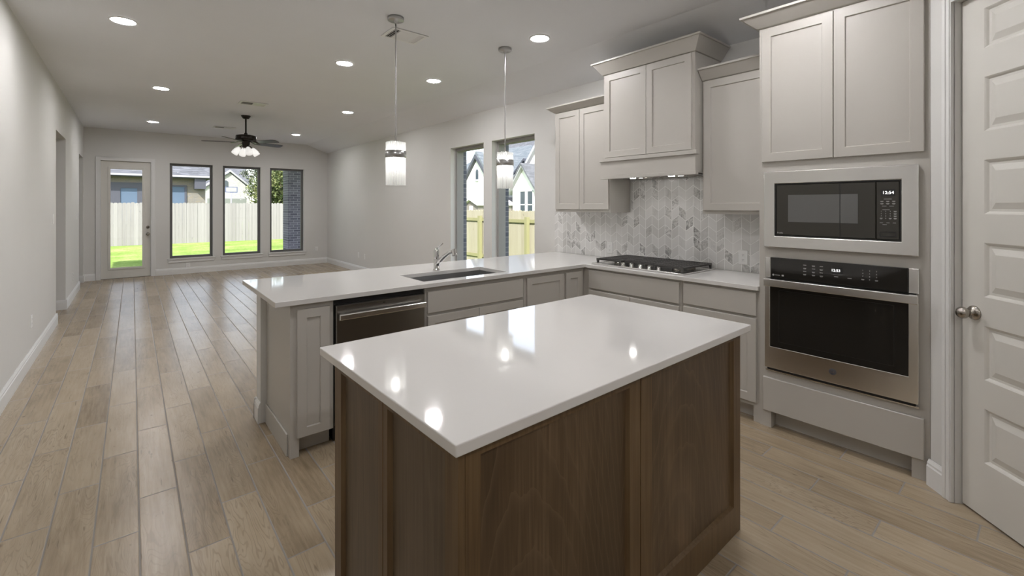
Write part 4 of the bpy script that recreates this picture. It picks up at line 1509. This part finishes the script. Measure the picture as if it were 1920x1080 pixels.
h2 = thing('white_house', (6.0, 66, GZ), 'white brick house with gabled garage behind the far fence', 'house')
W = M['brick_white']
part('wall', MB().box(2.0, 10.35, 60.4, 72, GZ, 3.5), W, h2)
gx0, gx1, gc, ge, ga = 6.0, 10.45, 8.42, 3.35, 5.15
part('gable', MB().prism([(gx0, GZ), (gx1, GZ), (gx1, ge), (gc, ga), (gx0, ge)], 'y', 59.6, 60.39), W, h2)
part('gable_trim', MB().prism([(gx0 - 0.2, ge - 0.05), (gc, ga + 0.12), (gx1 + 0.55, ge - 0.3), (gx1 + 0.55, ge - 0.12), (gc, ga + 0.34), (gx0 - 0.2, ge + 0.14)], 'y', 59.3, 60.39), M['fascia_light'], h2)
part('garage_door', MB().box(6.3, 10.0, 59.55, 59.599, GZ, 2.25), M['garage'], h2)
part('window', MB().prism([(7.75, 3.55), (8.25, 3.55), (8.25, 4.15), (8.12, 4.27), (7.88, 4.27), (7.75, 4.15)], 'y', 59.54, 59.599), M['dark_pane'], h2)
rf = MB().raw([(0, 61.0, 3.4), (11.2, 61.0, 3.4), (11.2, 80, 3.4), (0, 80, 3.4), (3, 68, 10.5), (9.6, 68, 10.5)], [(0, 1, 5, 4), (1, 2, 5), (2, 3, 4, 5), (3, 0, 4), (0, 3, 2, 1)])
part('roof', rf, M['roof'], h2)

hp = thing('basketball_hoop', (5.75, 40, GZ), 'pole-mounted basketball backboard in front of the white garage', 'hoop')
part('pole', MB().tube([(5.75, 40, GZ), (5.75, 40, 2.45)], 0.05, 8), M['fascia_light'], hp)
bbx = MB()
for a, b, c, d in ((5.35, 6.15, 2.83, 2.88), (5.35, 6.15, 2.45, 2.50), (5.35, 5.40, 2.5, 2.83), (6.10, 6.15, 2.5, 2.83)):
    bbx.box(a, b, 39.95, 39.99, c, d)
part('backboard_frame', bbx, M['navy'], hp)

# houses seen through the side windows, their gables look to -X
def gable_x(p, X, yc, half, ze, za, mat, depth=4.0, z0=GZ, name='gable'):
    return part(name, MB().prism([(yc - half, z0), (yc + half, z0), (yc + half, ze), (yc, za), (yc - half, ze)], 'x', X, X + depth), mat, p)


def rake(p, X, yc, half, ze, za, w, mat, out=0.35, depth=4.0, ext=0.0, name='gable_trim'):
    s = (za - ze) / half
    pts = [(yc - half - ext, ze - s * ext), (yc, za), (yc + half + ext, ze - s * ext), (yc + half + ext, ze - s * ext + w), (yc, za + w), (yc - half - ext, ze - s * ext + w)]
    return part(name, MB().prism(pts, 'x', X - out, X + depth), mat, p)


GX = 24.0
h3 = thing('gabled_house', (GX, 36, GZ), 'white stucco house with steep gables and blue dormer behind the pine fence', 'house')
gable_x(h3, GX, 33.55, 2.6, 2.83, 5.70, M['stucco'], 6, z0=2.10)
rake(h3, GX, 33.55, 2.6, 2.83, 5.74, 0.34, M['fascia'], 0.30, 6.0, 0.9)
rake(h3, GX, 33.55, 2.6, 3.17, 6.08, 0.30, M['roof_dark'], 0.20, 6.0, 0.9, 'roof_edge')
part('porch_wall', MB().box(GX + 1.2, GX + 6, 30.6, 36.2, GZ, 2.09), M['brown'], h3)
part('wall', MB().box(GX + 0.2, GX + 6, 36.25, 42, GZ, 2.9), M['stucco'], h3)
part('gable', MB().prism([(43.9, 3.0), (48, 3.0), (48, 7.4), (46.0, 7.6), (43.9, 5.7)], 'x', 30.0, 30.8), M['stucco'], h3)
sl = MB().prism([(33.41, 3.85), (33.74, 3.85), (33.74, 4.58), (33.66, 4.74), (33.49, 4.74), (33.41, 4.58)], 'x', GX - 0.06, GX - 0.001)
part('window', sl, M['dark_pane'], h3)
part('window_sill', MB().box(GX - 0.12, GX - 0.001, 33.35, 33.80, 3.66, 3.84), M['fascia_light'], h3)
rf = MB().raw([(GX + 1.0, 29, 3.2), (GX + 1.0, 46, 3.2), (GX + 14, 46, 3.2), (GX + 14, 29, 3.2), (GX + 7, 34, 7.6), (GX + 7, 41, 7.6)],
              [(0, 1, 5, 4), (1, 2, 5), (2, 3, 4, 5), (3, 0, 4), (0, 3, 2, 1)])
part('roof', rf, M['roof_dark'], h3)

gable_x(h3, GX, 27.14, 1.45, 2.75, 4.50, M['stucco'], 2.4)
rake(h3, GX, 27.14, 1.45, 2.75, 4.54, 0.16, M['fascia_light'], 0.35, 2.4, 0.35)
rake(h3, GX, 27.14, 1.45, 2.91, 4.70, 0.14, M['roof'], 0.40, 2.4, 0.35, 'roof_edge')
gable_x(h3, GX + 1.5, 25.0, 3.6, 4.45, 8.75, M['stucco'], 3)
rake(h3, GX + 1.5, 25.0, 3.6, 4.45, 8.78, 0.35, M['fascia_light'], 0.35, 3.0, 0.2)
part('wall', MB().box(GX + 2.8, GX + 6, 28.8, 33.0, GZ, 2.4), M['stucco'], h3)
part('brick_wall', MB().box(GX + 2.0, GX + 2.5, 30.5, 32.3, GZ, 2.36), M['brick_white'], h3)
gable_x(h3, GX + 2.6, 29.94, 2.9, 2.95, 5.36, M['navy'], 1.0, z0=2.42, name='dormer')
rake(h3, GX + 2.6, 29.94, 2.9, 2.95, 5.43, 0.20, M['fascia'], 0.25, 1.6, 0.1, 'dormer_trim')
rf = MB().raw([(GX + 3.7, 12, 2.9), (GX + 3.7, 43, 2.9), (GX + 16, 43, 2.9), (GX + 16, 12, 2.9), (GX + 9.5, 17, 8.9), (GX + 9.5, 41.5, 8.9)],
              [(0, 1, 5, 4), (1, 2, 5), (2, 3, 4, 5), (3, 0, 4), (0, 3, 2, 1)])
part('roof', rf, M['roof'], h3)
AG = on_x(GX)
for y0, y1 in ((26.95, 27.64), (26.07, 26.76)):
    mb = MB()
    for a, b, c, d in ((y0, y0 + 0.05, 0.9, 2.63), (y1 - 0.05, y1, 0.9, 2.63), (y0, y1, 2.58, 2.63), (y0, y1, 1.50, 1.57), (y0, y1, 0.9, 0.95)):
        atbox(mb, AG, a, b, 0.001, 0.06, c, d)
    f = part('window', mb, M['stucco'], h3)
    part('pane', atbox(MB(), AG, y0 + 0.02, y1 - 0.02, 0.002, 0.03, 0.92, 2.61), M['dark_pane'], f)

sh = thing('garden_shed', (13, 17.7, GZ), 'small shed with white gable roof behind the pine fence', 'shed')
part('wall', MB().prism([(16.75, GZ), (17.75, GZ), (17.75, 1.50), (17.25, 1.70), (16.75, 1.50)], 'x', 12.0, 14.0), M['shed'], sh)
part('roof', MB().prism([(16.62, 1.46), (17.25, 1.72), (17.88, 1.46), (17.88, 1.53), (17.25, 1.80), (16.62, 1.53)], 'x', 11.85, 14.1), M['stucco'], sh)
part('window', MB().box(11.96, 11.999, 17.13, 17.37, 1.18, 1.44), M['white_plastic'], sh)


# ------------------------------------------------------------------ outside: trees
def tree(loc, r, zc, hh, n, mat, label, seed):
    rd = random.Random(seed)
    t = thing('tree', loc, label, 'tree', 'trees beyond the fence')
    x, y, z0 = loc
    tr = MB().tube([(x, y, z0), (x + 0.1, y, z0 + 1.2), (x - 0.05, y + 0.1, zc)], [0.22, 0.17, 0.10], 10)
    for k in range(9):
        a = rd.uniform(0, 2 * PI)
        zz = z0 + rd.uniform(1.0, zc - z0)
        tr.tube([(x, y, zz), (x + math.cos(a) * r * 0.5, y + math.sin(a) * r * 0.5, zz + 0.6), (x + math.cos(a) * r * 0.85, y + math.sin(a) * r * 0.85, zz + rd.uniform(0.8, 1.6))], [0.06, 0.04, 0.015], 6)
    part('trunk', tr, M['bark'], t)
    lf = MB()
    cl = []
    for k in range(46):
        while True:
            p = Vector((rd.uniform(-1, 1), rd.uniform(-1, 1), rd.uniform(-1, 1)))
            if 0.35 < p.length < 1:
                break
        cl.append((Vector((x + p.x * r, y + p.y * r, zc + p.z * hh)), rd.uniform(0.35, 0.7)))
    for k in range(n):
        c, s = rd.choice(cl)
        o = Vector((rd.gauss(0, 1), rd.gauss(0, 1), rd.gauss(0, 1))) * s * 0.5
        d1_ = Vector((rd.gauss(0, 1), rd.gauss(0, 1), rd.gauss(0, 1))).normalized()
        d2_ = d1_.cross(Vector((rd.gauss(0, 1), rd.gauss(0, 1), rd.gauss(0, 1)))).normalized()
        sz = rd.uniform(0.08, 0.15)
        p = c + o
        lf.quad(p - d1_ * sz, p - d2_ * sz * 0.45, p + d1_ * sz, p + d2_ * sz * 0.45)
    o = bpy.data.objects.new('foliage', None)
    bpy.data.objects.remove(o)
    off = ORG[t.name]
    lf.v = [(p[0] - off.x, p[1] - off.y, p[2] - off.z) for p in lf.v]
    o = bpy.data.objects.new('foliage', mesh_of('foliage', lf, mat, weld=False))
    COL.objects.link(o)
    o.parent = t
    return t


tree((8.35, 36.0, GZ), 1.9, 3.2, 3.0, 15000, M['leaf'], 'dense green tree behind the far fence beside the slate brick pillar', 3)
tree((10.6, 56.0, GZ), 1.7, 5.6, 3.6, 5000, M['leaf_grey'], 'grey-green tree at the corner of the white brick house', 5)
